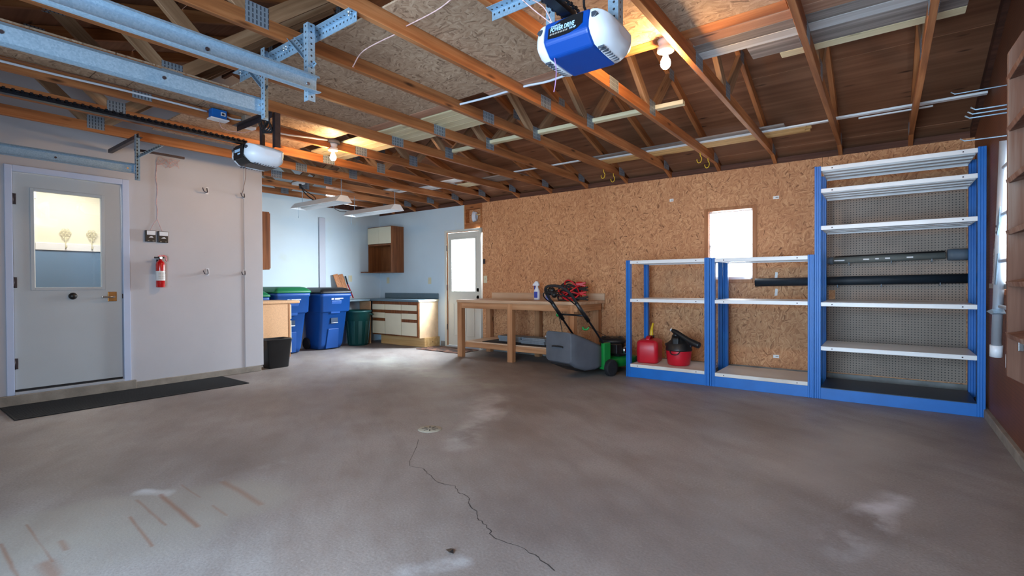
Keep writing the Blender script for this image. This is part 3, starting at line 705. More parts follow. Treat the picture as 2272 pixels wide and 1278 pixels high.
t = thing('curtain', (XR - .03, 4.9, 1.06), 'white sheer curtain hanging against the brown right wall beside the wooden ladder', 'curtain')
build('curtain_panel', curtain('c', 'Y', 5.30, 4.1, XR - .021, 1.065, 2.03, 10, 0.009, '', None, -0.42), 'curtain', t)
build('curtain_rod', MB().cyl((XR - .021, 4.05, 2.03), (XR - .021, 4.92, 2.03), 0.006), 'white', t)
build('lace_hem', MB().box(XR - .034, XR - .031, 4.12, 5.29, 1.065, 1.10), 'grey_ink', t)

# ------------------------------------------------------------------ roof trusses
def plate_mat():
    m, t, b = mat('toothed_plate'); v = objco(t); s = nd(t, 'ShaderNodeSeparateXYZ', {0: v}).outputs
    fy = mth(t, 'FRACT', mth(t, 'DIVIDE', s[1], 0.022)); fz = mth(t, 'FRACT', mth(t, 'DIVIDE', s[2], 0.03))
    k = mth(t, 'MULTIPLY', mth(t, 'LESS_THAN', fy, 0.38), mth(t, 'LESS_THAN', fz, 0.75))
    t.links.new(mix(t, k, srgb(150, 162, 174), srgb(86, 94, 104)), b.inputs['Base Color'])
    b.inputs['Metallic'].default_value = 0.45; b.inputs['Roughness'].default_value = 0.45; return m
M['plate'] = plate_mat()
def make_truss(x, y0, label):
    """x is the lower-left edge of the 38 mm thick truss"""
    xc = x + 0.019
    t = thing('roof_truss', (xc, max(y0, YF), ZT), label, 'roof truss', 'roof trusses')
    full = y0 < 0
    beam('bottom_chord', (xc, YW + 0.05, ZT + 0.0445), (xc, y0, ZT + 0.0445), 0.038, 0.089, 'truss', t)
    zt_ = lambda y: zu(y) + 0.0465
    beam('top_chord', (xc, YW + 0.40, zu(YW) - 0.40 * PITCHK + 0.0465), (xc, max(RIDGE + .002, y0), zt_(max(RIDGE, y0))), 0.038, 0.089, 'truss', t)
    if full: beam('top_chord', (xc, YF - 0.3, zu(YF) - 0.3 * PITCHK + 0.0465), (xc, RIDGE - .002, zt_(RIDGE)), 0.038, 0.089, 'truss', t)
    zb = ZT + 0.075
    def web(ya, yb, zb2): beam('web', (xc, ya, zb), (xc, yb, zb2), 0.037, 0.087, 'truss_pale', t, up=(0, 1, 0.01))
    web(4.21, 4.66, zu(4.66) + 0.03)
    if full:
        web(4.13, RIDGE + 0.10, zu(RIDGE) - 0.02); web(1.42, RIDGE - 0.10, zu(RIDGE) - 0.02); web(1.34, 0.87, zu(0.87) + 0.03)
    else: web(4.13, y0 + 0.03, zb + (4.13 - y0) * 0.78)
    def plate(y, z, w, h):
        mb = MB().box(xc - 0.0205, xc - 0.019, y - w / 2, y + w / 2, z - h / 2, z + h / 2).box(xc + 0.019, xc + 0.0205, y - w / 2, y + w / 2, z - h / 2, z + h / 2)
        build('truss_plate', mb, 'plate', t)
    plate(4.17, ZT + 0.085, 0.13, 0.12); plate(3.41, ZT + 0.045, 0.15, 0.09); plate(4.66, zu(4.66) + 0.03, 0.12, 0.10); plate(6.2, ZT + 0.055, 0.17, 0.10)
    if full: plate(1.38, ZT + 0.085, 0.13, 0.12); plate(RIDGE, zu(RIDGE), 0.14, 0.14); plate(0.87, zu(0.87) + 0.03, 0.12, 0.10)
    return t
TX = [(0.183, 'roof truss nearest the brown right wall'),
      (-0.4026, 'second roof truss from the right wall, under the weathered planks'),
      (-1.03, 'third roof truss from the right wall, next to the bright bulb'),
      (-1.645, 'fourth roof truss from the right wall, with two hooks beside the trim stack end'),
      (-2.245, 'fifth roof truss from the right wall, where the perforated angle ends'),
      (-2.85, 'sixth roof truss from the right wall, with a plate at the top of the photo'),
      (-3.46, 'seventh roof truss from the right wall, carrying the left end of the perforated angle'),
      (-4.07, 'eighth roof truss from the right wall, just right of the small opener'),
      (-4.68, 'ninth roof truss from the right wall, with the blue box on it'),
      (-5.30, 'tenth roof truss from the right wall, left of the small opener'),
      (-5.90, 'roof truss nearest the white wall of the house door'),
      (-6.50, 'first short truss of the alcove, in line with the white wall'),
      (-7.10, 'middle short truss above the alcove with the bins'),
      (-7.70, 'last short truss of the alcove, nearest its rear wall')]
for x, lb in TX: make_truss(x, -0.95 if x > -6 else YC + 0.02, lb)

# ------------------------------------------------------------------ things stored on the bottom chords
ZD = ZT + 0.0895
def board(name, x0, x1, y0, y1, m, label, cat='board', group=None, z=ZD, th=0.018, sk=0.0):
    o = beam(name, (x0, (y0 + y1) / 2 - sk / 2, z + th / 2), (x1, (y0 + y1) / 2 + sk / 2, z + th / 2), y1 - y0, th, m, None, bev=0.0015)
    return tag(o, label, cat, group)
def panel(x0, x1, y0, y1, label, z=ZD):
    o = build('chipboard_panel', MB().box(x0, x1, y0, y1, z, z + 0.011), 'osb_deck'); return tag(o, label, 'board', 'storage decking')
panel(-5.70, -4.055, 1.77, 3.02, 'chipboard decking sheet above the small opener and far bulb')
panel(-4.05, -1.63, 1.77, 3.02, 'broad chipboard decking sheet left of the large opener')
panel(-1.625, -0.41, 1.77, 3.025, 'warmly lit chipboard decking sheet above the large opener')
panel(-0.405, 0.21, 1.77, 3.025, 'chipboard decking piece near the right wall beyond the bulb')
panel(-4.70, -4.03, -0.4, 1.055, 'old chipboard piece laid between chords above the far left')
panel(-4.70, -4.03, 1.062, 1.275, 'narrow old chipboard strip between two seams above the far left')
panel(-4.70, -4.03, 1.282, 1.762, 'old chipboard piece just before the perforated angle')
board('plank', -4.25, -2.9, 3.03, 3.15, 'pink_board', 'brown rough plank along the decking edge, left length', group='decking edge planks')
board('plank', -2.55, -1.55, 3.03, 3.17, 'pink_board', 'brown rough plank carrying the white cable', group='decking edge planks')
board('plank', -1.50, -0.43, 3.03, 3.14, 'truss', 'orange lit plank the bright bulb holder is fixed to', group='decking edge planks')
cream_ends = (-3.00, -3.02, -2.98, -3.03)
for i, (y0, y1, x0, nm) in enumerate(((3.175, 3.275, -5.25, 'nearest the decking'), (3.28, 3.385, -5.3, 'second from the decking'), (3.39, 3.50, -5.2, 'third from the decking'), (3.505, 3.625, -5.32, 'outermost of the row'))):
    board('pine_board', x0, cream_ends[i], y0, y1, 'pine', 'pale new pine board laid across the chords, ' + nm, group='new pine boards')
board('pine_offcut', -3.2, -2.98, 3.30, 3.42, 'pine', 'short pale pine offcut lying on top of the new boards', z=ZD + 0.0185)
rows = ((3.03, 3.15, -0.42, 0.22, 'pink_board', 'reddish weathered plank beside the chipboard decking'),
        (3.155, 3.265, -0.98, 0.20, 'pink_board', 'brown weathered plank second from the decking'),
        (3.27, 3.385, -0.99, 0.24, 'grey_board', 'grey brown weathered plank in the middle of the pile'),
        (3.39, 3.50, -1.02, 0.24, 'paint_board', 'weathered plank with flaking white paint'),
        (3.505, 3.70, -0.72, 0.36, 'grey_board', 'wide dark grey weathered plank'),
        (3.705, 3.80, -0.56, 0.36, 'pine', 'pale cream plank at the outer edge of the weathered pile'))
for y0, y1, x0, x1, mm, lb in rows: board('plank', x0, x1, y0, y1, mm, lb, group='weathered planks on the right')
board('lumber_stick', -4.0, -3.52, 4.18, 4.22, 'pine', 'short pale stick lying across the chords beyond the far bulb', th=0.035, group='pale sticks')
board('lumber_stick', -3.5, -1.37, 4.20, 4.265, 'pine', 'long pale stick lying across four chords', th=0.035, z=ZD + 0.0, sk=0.08, group='pale sticks')
for i, (x0, x1, y0, z, mm, lb) in enumerate(((-2.86, -0.62, 5.60, 0, 'pine_y', 'yellow pine trim strip, lowest and nearest of the stack'), (-2.84, -0.58, 5.655, 0, 'pine_y', 'yellow pine trim strip, second in the stack'),
        (-2.85, -0.64, 5.71, 0, 'pine_y', 'yellow pine trim strip, third in the stack'), (-2.83, -0.60, 5.765, 0, 'pine_y', 'yellow pine trim strip, nearest the chipboard wall'))):
    board('trim_strip', x0, x1, y0, y0 + 0.05, mm, lb, th=0.02, group='trim strips on the chords')
board('moulding', -4.05, -2.86, 5.44, 5.475, 'white', 'white thin moulding, left one beyond the yellow strips', th=0.014)
board('moulding', -2.86, -0.43, 5.54, 5.585, 'white', 'long white moulding beside the yellow pine strips', th=0.014)
board('moulding', -2.85, -0.78, 5.40, 5.49, 'grey_board', 'grey flat moulding lying behind the long white one', th=0.014)
board('moulding', -0.41, 0.66, 5.51, 5.565, 'white', 'white rounded moulding reaching to the right wall', th=0.018)
board('moulding', -0.2, 0.33, 5.64, 5.66, 'white', 'thin short white stick under the rounded moulding', th=0.012)
for x0, x1, y0, y1, mm, lb in ((-5.32, -4.70, 5.30, 5.45, 'white', 'white panel strip over the alcove front, right one'), (-5.92, -5.25, 5.42, 5.56, 'white', 'white panel strip over the alcove front, middle one'),
        (-5.92, -5.26, 5.60, 5.66, 'paint_board', 'narrow flaking white slat over the alcove front'), (-6.52, -5.92, 5.2, 5.34, 'paint_board', 'flaking white slat bundle board over the alcove'),
        (-6.52, -5.95, 5.42, 5.5, 'white', 'slim white slat over the alcove'), (-4.72, -4.05, 5.50, 5.80, 'grey_board', 'grey board lying over the back door end'), (-5.3, -4.72, 5.62, 5.82, 'pine', 'pale board lying over the back door')):
    board('slat', x0, x1, y0, y1, mm, lb, group='slats over the alcove front')

# ------------------------------------------------------------------ ceiling bulbs
def bulb(loc, label, watts):
    t = thing('ceiling_bulb', loc, label, 'light', 'bare ceiling bulbs'); x, y, z = loc
    build('lamp_holder', MB().lathe([(0.04, -0.075), (0.052, -0.07), (0.05, -0.045), (0.036, -0.04), (0.044, -0.02), (0.05, 0.0)], (x, y, z), 24), 'porcelain', t)
    build('bulb', MB().lathe([(0.0, -0.178), (0.016, -0.175), (0.027, -0.162), (0.031, -0.145), (0.028, -0.125), (0.018, -0.105), (0.014, -0.09), (0.014, -0.075)], (x, y, z), 20), 'bulb', t)
    return t
bulb((-1.10, 3.075, ZD), 'lit bare bulb in a white holder right of the large opener', 1)
t = bulb((-4.66, 3.07, ZT + 0.055), 'lit bare bulb in a holder on a round base beside the small opener', 1)
build('ceiling_box', MB().cyl((-4.66, 3.07, ZT + 0.055), (-4.66, 3.07, ZT + 0.0885), 0.07, seg=24), 'grey_box', t)

# ------------------------------------------------------------------ garage door tracks and hangers
def track(x, face, y1, label):
    """galvanised J track running toward the doorway; face=+1: open side toward +X"""
    t = thing('door_track', (x, y1, 2.16), label, 'garage door track', 'garage door tracks')
    prof = [(0, 0), (0.03, -0.006), (0.05, -0.004), (0.05, -0.001), (0.03, -0.003), (0.003, 0.003), (0.003, 0.07), (0.012, 0.085), (0.03, 0.085), (0.034, 0.075), (0.037, 0.076), (0.033, 0.088), (0.012, 0.089), (0, 0.072)]
    mb = MB().prism([(x + face * a, 2.165 + b) for a, b in (prof if face > 0 else prof[::-1])], 'Y', -0.8, y1)
    build('rail', mb, 'galv', t)
    for k, yy in enumerate((y1 - 0.05, y1 - 0.55, y1 - 1.15)):
        build('bolt', MB().cyl((x - face * 0.004, yy, 2.205), (x + face * 0.008, yy, 2.205), 0.009, seg=8), 'steel_dark' if k else 'chrome', t)
    return t
ta = track(-2.50, 1, 1.545, 'galvanised door track highest in the photo, left rail of the right doorway')
tb = track(-3.02, -1, 1.545, 'galvanised door track second from the top, right rail of the left doorway')
tc = track(-5.62, 1, 1.60, 'galvanised door track along the white wall above the house door')
def hanger(t, x, face, y, brace_to):
    angle_iron('hanger', (x - face * 0.003, y, ZT - 0.002), (x - face * 0.003, y, 2.12), (0, 1, 0), parent=t, flip=face)
    angle_iron('brace', (x + 0.0, y + 0.03, 2.30), brace_to, (0, 0.2, 1), parent=t, w=0.032)
hanger(ta, -2.50, 1, 1.50, (-2.75, 1.545, ZT - 0.02)); hanger(tb, -3.02, -1, 1.50, (-3.3, 1.545, ZT - 0.02))
t = thing('angle_bar', (-2.83, 1.62, ZT), 'long perforated steel angle bolted under the chords, holding two track hangers', 'steel angle')
angle_iron('bar', (-2.205, 1.60, ZT - 0.003), (-3.50, 1.60, ZT - 0.003), (0, 0, -1), parent=t, w=0.05, flip=-1)
for xx in (-2.24, -2.86, -2.89, -3.44):
    build('bolt', MB().cyl((xx, 1.575, ZT - 0.012), (xx, 1.575, ZT - 0.001), 0.011, seg=6).cyl((xx, 1.575, ZT - 0.026), (xx, 1.575, ZT - 0.012), 0.005, seg=8), 'chrome', t)
angle_iron('hanger', (-5.60, 1.60, ZT - 0.02), (-5.60, 1.60, 2.10), (0, 1, 0), parent=tc, flip=-1)
angle_iron('brace', (-5.58, 1.62, 2.30), (-5.72, 1.86, ZT - 0.06), (1, 0, 0.2), parent=tc, w=0.03)
angle_iron('cross_angle', (-6.47, 1.62, ZT - 0.045), (-5.56, 1.62, ZT - 0.045), (0, 0, 1), m='steel_dark', parent=tc, w=0.035)
build('wall_strut', MB().box(-5.72, -5.695, 1.63, 2.05, 2.40, 2.42), 'steel_dark', tc)

# ------------------------------------------------------------------ garage door openers
def opener(x, y, z, big, label):
    t = thing('door_opener', (x, y, z), label, 'garage door opener', 'garage door openers')
    h = 0.150 if big else 0.155; hw = 0.115 if big else 0.09; lw = 0.085 if big else 0.10; dp = 0.29
    cm_ = 'blue_plastic' if big else 'lens_grey'
    prof = [(y - 0.005, z + h), (y - 0.022, z + 0.058), (y - 0.012, z + 0.042), (y + 0.03, z + 0.0), (y + dp - .04, z - 0.008), (y + dp, z + 0.03), (y + dp, z + h)]
    b0 = build('housing', MB().prism(prof, 'X', x - hw, x + hw), cm_ if big else 'black', t, bev=0.012, seg=3)
    for sgn, nm in ((-1, 'a'), (1, 'b')):
        rings = []
        base = [(0.0, h - 0.004), (-0.016, h * .62), (-0.018, 0.062), (-0.004, 0.04), (0.035, 0.006), (0.12, -0.004), (dp - .12, -0.006), (dp - .05, -0.006), (dp - .01, 0.025), (dp - .005, 0.07), (dp - .005, h - 0.02), (dp - .1, h - 0.004), (0.1, h)]
        cyy, czz = dp * .52, h * .56
        for k, (dx, sc) in enumerate(((0.0, 1.0), (0.15, 1.0), (0.36, 0.96), (0.58, 0.87), (0.78, 0.72), (0.92, 0.52), (1.0, 0.28))):
            rings.append([(x + sgn * (hw + dx * lw), y + cyy + (a - cyy) * (sc * .5 + .5 if a > cyy else sc), z + czz + (b - czz) * sc) for a, b in base])
        mb = MB().loft(rings if sgn > 0 else [r[::-1] for r in rings])
        L = build('lamp_lens', mb, 'white_plastic', t, bev=0.004)
        vents = MB()
        for k in range(8):
            yy = y + 0.055 + k * 0.022
            vents.box(x + (hw + 0.008), x + (hw + 0.036), yy, yy + 0.004, z - 0.0068, z + 0.004) if sgn > 0 else vents.box(x - hw - 0.036, x - hw - 0.008, yy, yy + 0.004, z - 0.0068, z + 0.004)
        build('vent', vents, 'lens_grey', L)
        build('release_button', MB().prism([(x + sgn * (hw + .010), z + h * .84), (x + sgn * (hw + .03), z + h * .84), (x + sgn * (hw + .04), z + h * .76), (x + sgn * (hw + .03), z + h * .68), (x + sgn * (hw + .010), z + h * .64)][::sgn], 'Y', y - 0.013, y + 0.02), 'lens_grey', L, bev=0.003)
    # rail with chain
    mb = MB().box(x - 0.022, x + 0.022, YF, y + 0.04, z + h + 0.004, z + h + 0.034)
    build('rail', mb, 'black_metal', t)
    ch = MB(); n = int((y + 0.35 - (y - 1.1)) / 0.02)
    for sx in (-0.04, 0.04):
        for k in range(n):
            yy = y + 0.02 - k * 0.02; ch.box(x + sx - 0.006, x + sx + 0.006, yy, yy + 0.014, z + h + 0.016 + (0.006 if k % 2 else 0), z + h + 0.028 + (0.006 if k % 2 else 0))
    c_ = build('chain', ch, 'black_metal', t); c_['kind'] = 'stuff'
    return t, h, hw
OX, OY, OZ = -1.135, 1.93, 2.158
t, h, hw = opener(OX, OY, OZ, True, 'large blue and white door opener with a dark name plate')
fy = lambda z: OY - 0.022 + (z - OZ - 0.058) / (0.150 - 0.058) * 0.017 - 0.0006
np_ = [(-0.088, -0.036), (-0.04, -0.040), (0.02, -0.039), (0.06, -0.030), (0.086, -0.012), (0.086, 0.036), (0.03, 0.041), (-0.03, 0.034), (-0.088, 0.012)]
def fp(u, w, d=0.0): zz = OZ + 0.102 + w; return (OX + u, fy(zz) - d, zz)
mb = MB(); n = len(np_); mb._add([fp(u, w, -0.001) for u, w in np_] + [fp(u, w, 0.004) for u, w in np_], [tuple(range(n, 2 * n)), tuple(range(n - 1, -1, -1))] + [(i, (i + 1) % n, n + (i + 1) % n, n + i) for i in range(n)])
npl = build('name_plate', mb, 'black', t)
ydir = Vector((0, 0.017, 0.118)).normalized()
Tt = lambda u, w: axes(fp(u, w, 0.0045), (1, 0, 0), ydir)
text_mesh('lettering', 'POWER DRIVE', 0.029, 'pale_print', npl, Tt(-0.078, -0.010), 0.18, 0.66, bold=0.0008)
text_mesh('lettering', '3/4 HP', 0.0125, 'pale_print', npl, Tt(0.022, -0.0235), 0.15, 0.95, bold=0.0004)
text_mesh('lettering', 'CHAMBERLAIN', 0.0095, 'pale_print', npl, Tt(-0.076, 0.0135), 0.15, 0.78, bold=0.0002)
gm = MB()
for k in range(7): gm._add([fp(-0.078 + k * 0.0135, -0.0245, .0047), fp(-0.068 + k * 0.0135, -0.0245, .0047), fp(-0.067 + k * 0.0135, -0.0165, .0047), fp(-0.077 + k * 0.0135, -0.0165, .0047)], [(0, 1, 2, 3)])
build('print_strip', gm, 'grey_ink', npl)
# straps of the large opener
angle_iron('strap', (OX + 0.19, OY + 0.12, OZ + 0.10), (OX + 0.19, OY + 0.12, ZT + 0.0), (-1, 0, 0), parent=t, w=0.05)
angle_iron('strap', (OX - 0.19, OY + 0.12, OZ + 0.10), (OX - 0.19, OY + 0.12, ZT + 0.0), (1, 0, 0), parent=t, w=0.05, flip=-1)
angle_iron('cross_bar', (-1.645, OY + 0.10, ZT - 0.003), (-0.97, OY + 0.10, ZT - 0.003), (0, 0, -1), parent=t, w=0.05)
build('outlet_box', MB().box(OX + 0.22, OX + 0.32, OY + 0.1, OY + 0.2, ZT - 0.06, ZT + 0.02), 'galv', t, bev=0.006)
build('power_cord', MB().tube(smoothpath([(OX + 0.06, OY + 0.26, OZ + 0.15), (OX + 0.02, OY + 0.12, OZ + 0.24), (OX + 0.10, OY + 0.06, OZ + 0.33), (OX + 0.15, OY + 0.05, OZ + 0.27), (OX + 0.21, OY + 0.08, OZ + 0.28), (OX + 0.26, OY + 0.12, ZT - 0.06)], 6), 0.006), 'black_rubber', t)
build('wire', MB().tube(smoothpath([(OX - 0.08, OY + 0.0, OZ + 0.148), (OX - 0.13, OY - 0.02, OZ + 0.24), (OX - 0.25, OY - 0.12, OZ + 0.30), (-1.62, OY - 0.32, ZT - 0.02)], 6), 0.003, 6).tube(smoothpath([(OX - 0.085, OY + 0.0, OZ + 0.148), (OX - 0.16, OY - 0.0, OZ + 0.22), (OX - 0.28, OY - 0.14, OZ + 0.33), (-1.63, OY - 0.40, ZT - 0.01)], 6), 0.003, 6), 'bellwire', t)
build('antenna_cord', MB().tube(smoothpath([(OX - 0.085, OY + 0.03, OZ + 0.0), (OX - 0.08, OY + 0.035, OZ - 0.06), (OX - 0.082, OY + 0.03, OZ - 0.12), (OX - 0.09, OY + 0.03, OZ - 0.155)], 5), 0.0022, 6), 'purple_cord', t)
PX, PY, PZ = -4.165, 1.90, 2.098
t, h, hw = opener(PX, PY, PZ, False, 'small white and dark door opener hanging before the white wall')
pl = build('name_plate', MB().box(PX - 0.075, PX + 0.08, PY - 0.0225, PY - 0.016, PZ + 0.03, PZ + 0.135), 'black', t, bev=0.006)
build('print_strip', MB().box(PX - 0.05, PX + 0.04, PY - 0.0235, PY - 0.0222, PZ + 0.088, PZ + 0.11).box(PX - 0.0, PX + 0.04, PY - 0.0235, PY - 0.0222, PZ + 0.066, PZ + 0.078), 'pale_print', pl)
angle_iron('strap', (PX + 0.13, PY + 0.22, PZ + 0.16), (PX + 0.13, PY + 0.22, ZT), (-1, 0, 0), parent=t, w=0.045, m='steel_dark')
angle_iron('strap', (PX - 0.13, PY + 0.22, PZ + 0.16), (PX - 0.13, PY + 0.22, ZT), (1, 0, 0), parent=t, w=0.045, flip=-1, m='steel_dark')
angle_iron('cross_bar', (-4.66, PY + 0.20, ZT - 0.003), (-4.04, PY + 0.20, ZT - 0.003), (0, 0, -1), parent=t, w=0.045, m='steel_dark')
cord = MB()
for k in range(5):
    r_ = random.Random(k); cx, cy, cz = PX - 0.02 + 0.02 * k, PY + 0.20, ZT - 0.10
    cord.tube([(cx + 0.05 * math.cos(a) , cy + 0.02 * math.sin(a * 2 + k), cz + 0.06 * math.sin(a)) for a in [2 * PI * q / 14 for q in range(14)]], 0.006, 6, True)
build('power_cord', cord, 'black_rubber', t)
build('pull_string', MB().tube(smoothpath([(PX + 0.02, PY + 0.03, PZ), (PX + 0.02, PY + 0.03, PZ - 0.10), (PX - 0.0, PY + 0.02, PZ - 0.20), (PX - 0.02, PY + 0.02, PZ - 0.235)], 4), 0.002, 5), 'brown_wire', t)

# ------------------------------------------------------------------ wiring on the chords
fx_ = -4.642
def wire(name, pts, r, m, label, cat='cable', group=None, seg=6):
    o = build(name, MB().tube(smoothpath(pts, 5), r, seg), m); return tag(o, label, cat, group)
wire('power_cable', [(fx_ + .012, 0.2, 2.594), (fx_ + .012, 0.8, 2.592), (fx_ + .012, 1.3, 2.602), (fx_ + .012, 1.84, 2.60)], 0.009, 'cable_white', 'grey white cable stapled along the chord up to the blue box')
wire('power_cable', [(fx_ + .012, 1.985, 2.60), (fx_ + .012, 2.05, 2.59), (fx_ + .012, 2.118, 2.60)], 0.009, 'cable_white', 'short cable between the blue box and the grey box')
wire('power_cable', [(fx_ + .012, 2.24, 2.60), (fx_ + .03, 2.45, 2.56), (fx_ + .02, 2.75, 2.59), (-4.64, 2.99, 2.62)], 0.009, 'cable_white', 'white cable from the grey box to the far bulb')
wire('bell_wire', [(fx_ + .008, 0.2, 2.624), (fx_ + .008, 0.7, 2.622), (fx_ + .008, 1.2, 2.628), (fx_ + .008, 1.8, 2.625)], 0.004, 'brown_wire', 'thin brown twisted wire above the cable on the blue box chord')
t = thing('junction_box', (fx_ + 0.04, 1.915, 2.54), 'blue plastic junction box with a white cover', 'junction box')
build('box', MB().box(fx_ + .002, fx_ + 0.072, 1.855, 1.975, 2.548, 2.625), 'blue', t, bev=0.004)
build('cover', MB().box(fx_ - 0.0, fx_ + 0.085, 1.842, 1.99, 2.536, 2.547), 'white_plastic', t, bev=0.002)
st_ = build('sticker', MB().box(fx_ + 0.0722, fx_ + 0.0735, 1.925, 1.963, 2.575, 2.605), 'label', t)
build('print_strip', MB().box(fx_ + 0.0735, fx_ + 0.0742, 1.933, 1.955, 2.581, 2.599), 'ink', st_)
t = thing('junction_box', (fx_ + 0.04, 2.18, 2.53), 'grey metal junction box with a white socket underneath', 'junction box')
build('box', MB().box(fx_ + .002, fx_ + 0.08, 2.125, 2.238, 2.552, 2.64), 'grey_box', t, bev=0.005)
build('socket', MB().box(fx_ + 0.01, fx_ + 0.072, 2.135, 2.228, 2.527, 2.551), 'white_plastic', t, bev=0.006)
wire('bell_wire', [(fx_ + .05, 1.92, 2.53), (fx_ + .06, 1.95, 2.47), (fx_ + .18, 2.05, 2.44), (fx_ + .30, 2.10, 2.45)], 0.0025, 'bellwire', 'pink wire hanging from the blue box cover')
wire('bell_wire', [(-2.84, 2.05, 2.56), (-2.80, 2.0, 2.552), (-2.74, 1.96, 2.53), (-2.55, 1.90, 2.55), (-2.25, 1.90, 2.56)], 0.0035, 'bellwire', 'pink bell wire hanging between two chords beyond the perforated angle')
wire('bell_wire', [(-2.20, 1.93, 2.60), (-1.95, 1.92, 2.60), (-1.80, 1.90, 2.61), (-1.66, 1.86, 2.60)], 0.0035, 'bellwire', 'pink bell wire running under the broad decking sheet')
wire('white_cable', [(-2.86, 3.03, 2.60), (-2.55, 3.10, 2.622), (-2.2, 3.10, 2.622), (-1.99, 3.13, 2.622), (-1.62, 3.06, 2.61)], 0.009, 'cable_white', 'white cable stapled along the brown plank left of the bright bulb')
for (x, y, lb) in ((-2.831, 5.70, 'yellow screw hook hanging from the chord, lower left pair, first'), (-2.831, 5.98, 'yellow screw hook hanging from the chord, lower left pair, nearest the wall'),
                   (-1.626, 5.62, 'yellow screw hook hanging from the chord, upper right pair, first'), (-1.626, 5.92, 'yellow screw hook hanging from the chord, upper right pair, nearest the wall')):
    mb = MB().tube(smoothpath([(x, y, ZT + 0.01), (x, y, ZT - 0.03), (x + 0.012, y + 0.008, ZT - 0.06), (x + 0.005, y, ZT - 0.10), (x - 0.02, y, ZT - 0.108), (x - 0.034, y - .004, ZT - 0.085), (x - 0.034, y - .004, ZT - 0.068)], 4), 0.0045, 7)
    tag(build('screw_hook', mb, 'yellow'), lb, 'hook', 'yellow screw hooks')

# ------------------------------------------------------------------ shop lights over the alcove
def shop_light(x0, x1, y, z, label):
    t = thing('shop_light', ((x0 + x1) / 2, y, z), label, 'light fixture', 'hanging shop lights')
    prof = [(y - 0.13, z), (y - 0.124, z), (y - 0.05, z + 0.075), (y + 0.05, z + 0.075), (y + 0.124, z), (y + 0.13, z), (y + 0.055, z + 0.083), (y - 0.055, z + 0.083)]
    mb = MB().prism(prof, 'X', x0, x1); build('reflector', mb, 'white', t)
    for xx in (x0, x1): build('end_cap', MB().prism([(y - 0.13, z), (y + 0.13, z), (y + 0.055, z + 0.085), (y - 0.055, z + 0.085)], 'X', xx - 0.004, xx + 0.004), 'white', t)
    for dy in (-0.045, 0.045): build('tube', MB().cyl((x0 + 0.02, y + dy, z + 0.03), (x1 - 0.02, y + dy, z + 0.03), 0.013), 'tube', t)
    for xx in (x0 + 0.12, x1 - 0.06):
        mb = MB(); zz = z + 0.084; n = int((ZT - zz) / 0.026)
        for k in range(n + 1):
            c0 = zz + k * 0.026
            q = [(xx + (0.006 * math.cos(a) if k % 2 else 0), y + (0 if k % 2 else 0.006 * math.cos(a)), c0 + 0.013 + 0.016 * math.sin(a)) for a in [2 * PI * i / 8 for i in range(8)]]
            mb.tube(q, 0.002, 4, True)
        c_ = build('chain', mb, 'galv', t)
    build('pull_chain', MB().tube([(x0 + 0.16, y - .09, z + 0.03), (x0 + 0.16, y - .09, z - 0.12)], 0.002, 5).tube([(x0 + .16, y - .09, z - .12), (x0 + .16, y - .09, z - .15)], 0.005, 6), 'galv', t)
    return t
s1 = shop_light(-7.06, -5.90, 4.05, 2.245, 'white fluorescent shop light hanging nearer the white wall')
s2 = shop_light(-7.12, -5.93, 5.00, 2.245, 'white fluorescent shop light hanging nearer the wall cabinet')
build('power_cord', MB().tube(smoothpath([(-6.60, 4.05, 2.33), (-6.66, 4.03, 2.36), (-6.82, 4.02, 2.46), (-6.90, 4.0, 2.57)], 5), 0.008).tube(smoothpath([(-6.58, 4.05, 2.33), (-6.66, 4.07, 2.40), (-6.84, 4.04, 2.50), (-6.91, 4.0, 2.58)], 5), 0.006), 'black_rubber', s1)
build('power_cord', MB().tube(smoothpath([(-7.08, 4.90, 2.31), (-6.95, 4.7, 2.28), (-6.6, 4.35, 2.27), (-6.3, 4.20, 2.29)], 5), 0.006), 'black_rubber', s2)
t = thing('ceiling_socket', (-6.92, 4.0, 2.58), 'white ceiling socket with a black plug over the alcove', 'socket')
build('plate', MB().box(-7.06, -6.86, 3.95, 4.05, 2.60, 2.634), 'white', t, bev=0.004)
build('plug', MB().cyl((-6.91, 4.0, 2.60), (-6.90, 4.0, 2.53), 0.022, 0.014), 'black', t)

# ------------------------------------------------------------------ left wall and step
o = build('door_runner', MB().box(-6.44, -5.76, 0.80, 2.70, 0.001, 0.010), 'runner', bev=0.003)
tag(o, 'long black ribbed rubber runner on the floor below the house door', 'mat')
rb = MB()
for k in range(26):
    xx = -6.43 + k * 0.0255; rb.box(xx, xx + 0.012, 0.815, 2.685, 0.010, 0.0125)
build('ribs', rb, 'runner', o)
def control(y0, y1, z0, z1, label):
    t = thing('wall_control', (XL + .01, (y0 + y1) / 2, z0), label, 'wall control', 'opener wall controls')
    build('body', MB().box(XL + .001, XL + .028, y0, y1, z0, z1), 'black', t, bev=0.004)
    build('button', MB().box(XL + .028, XL + .034, y0 + .012, y1 - .002, z1 - 0.05, z1 - 0.004), 'white_plastic', t, bev=0.003)
    build('lit_bar', MB().prism([(y0 + .03, z0 + .045), (y1 - .02, z0 + .045), (y1 - .035, z0 + .062), (y0 + .045, z0 + .058)], 'X', XL + .028, XL + .030), 'white_plastic', t)
    build('small_button', MB().box(XL + .028, XL + .030, y0 + .02, y0 + .035, z0 + .006, z0 + .013).box(XL + .028, XL + .030, y1 - .03, y1 - .012, z0 + .006, z0 + .013), 'grey_ink', t)
control(1.935, 2.030, 1.598, 1.722, 'black wall control with white button, left of the pair above the extinguisher')
control(2.052, 2.150, 1.594, 1.720, 'black wall control with white button, right of the pair above the extinguisher')
rw = random.Random(3)
pts = [(XL + .005, 1.985, 1.72), (XL + .005, 2.02, 1.80), (XL + .005, 2.052, 1.845)]
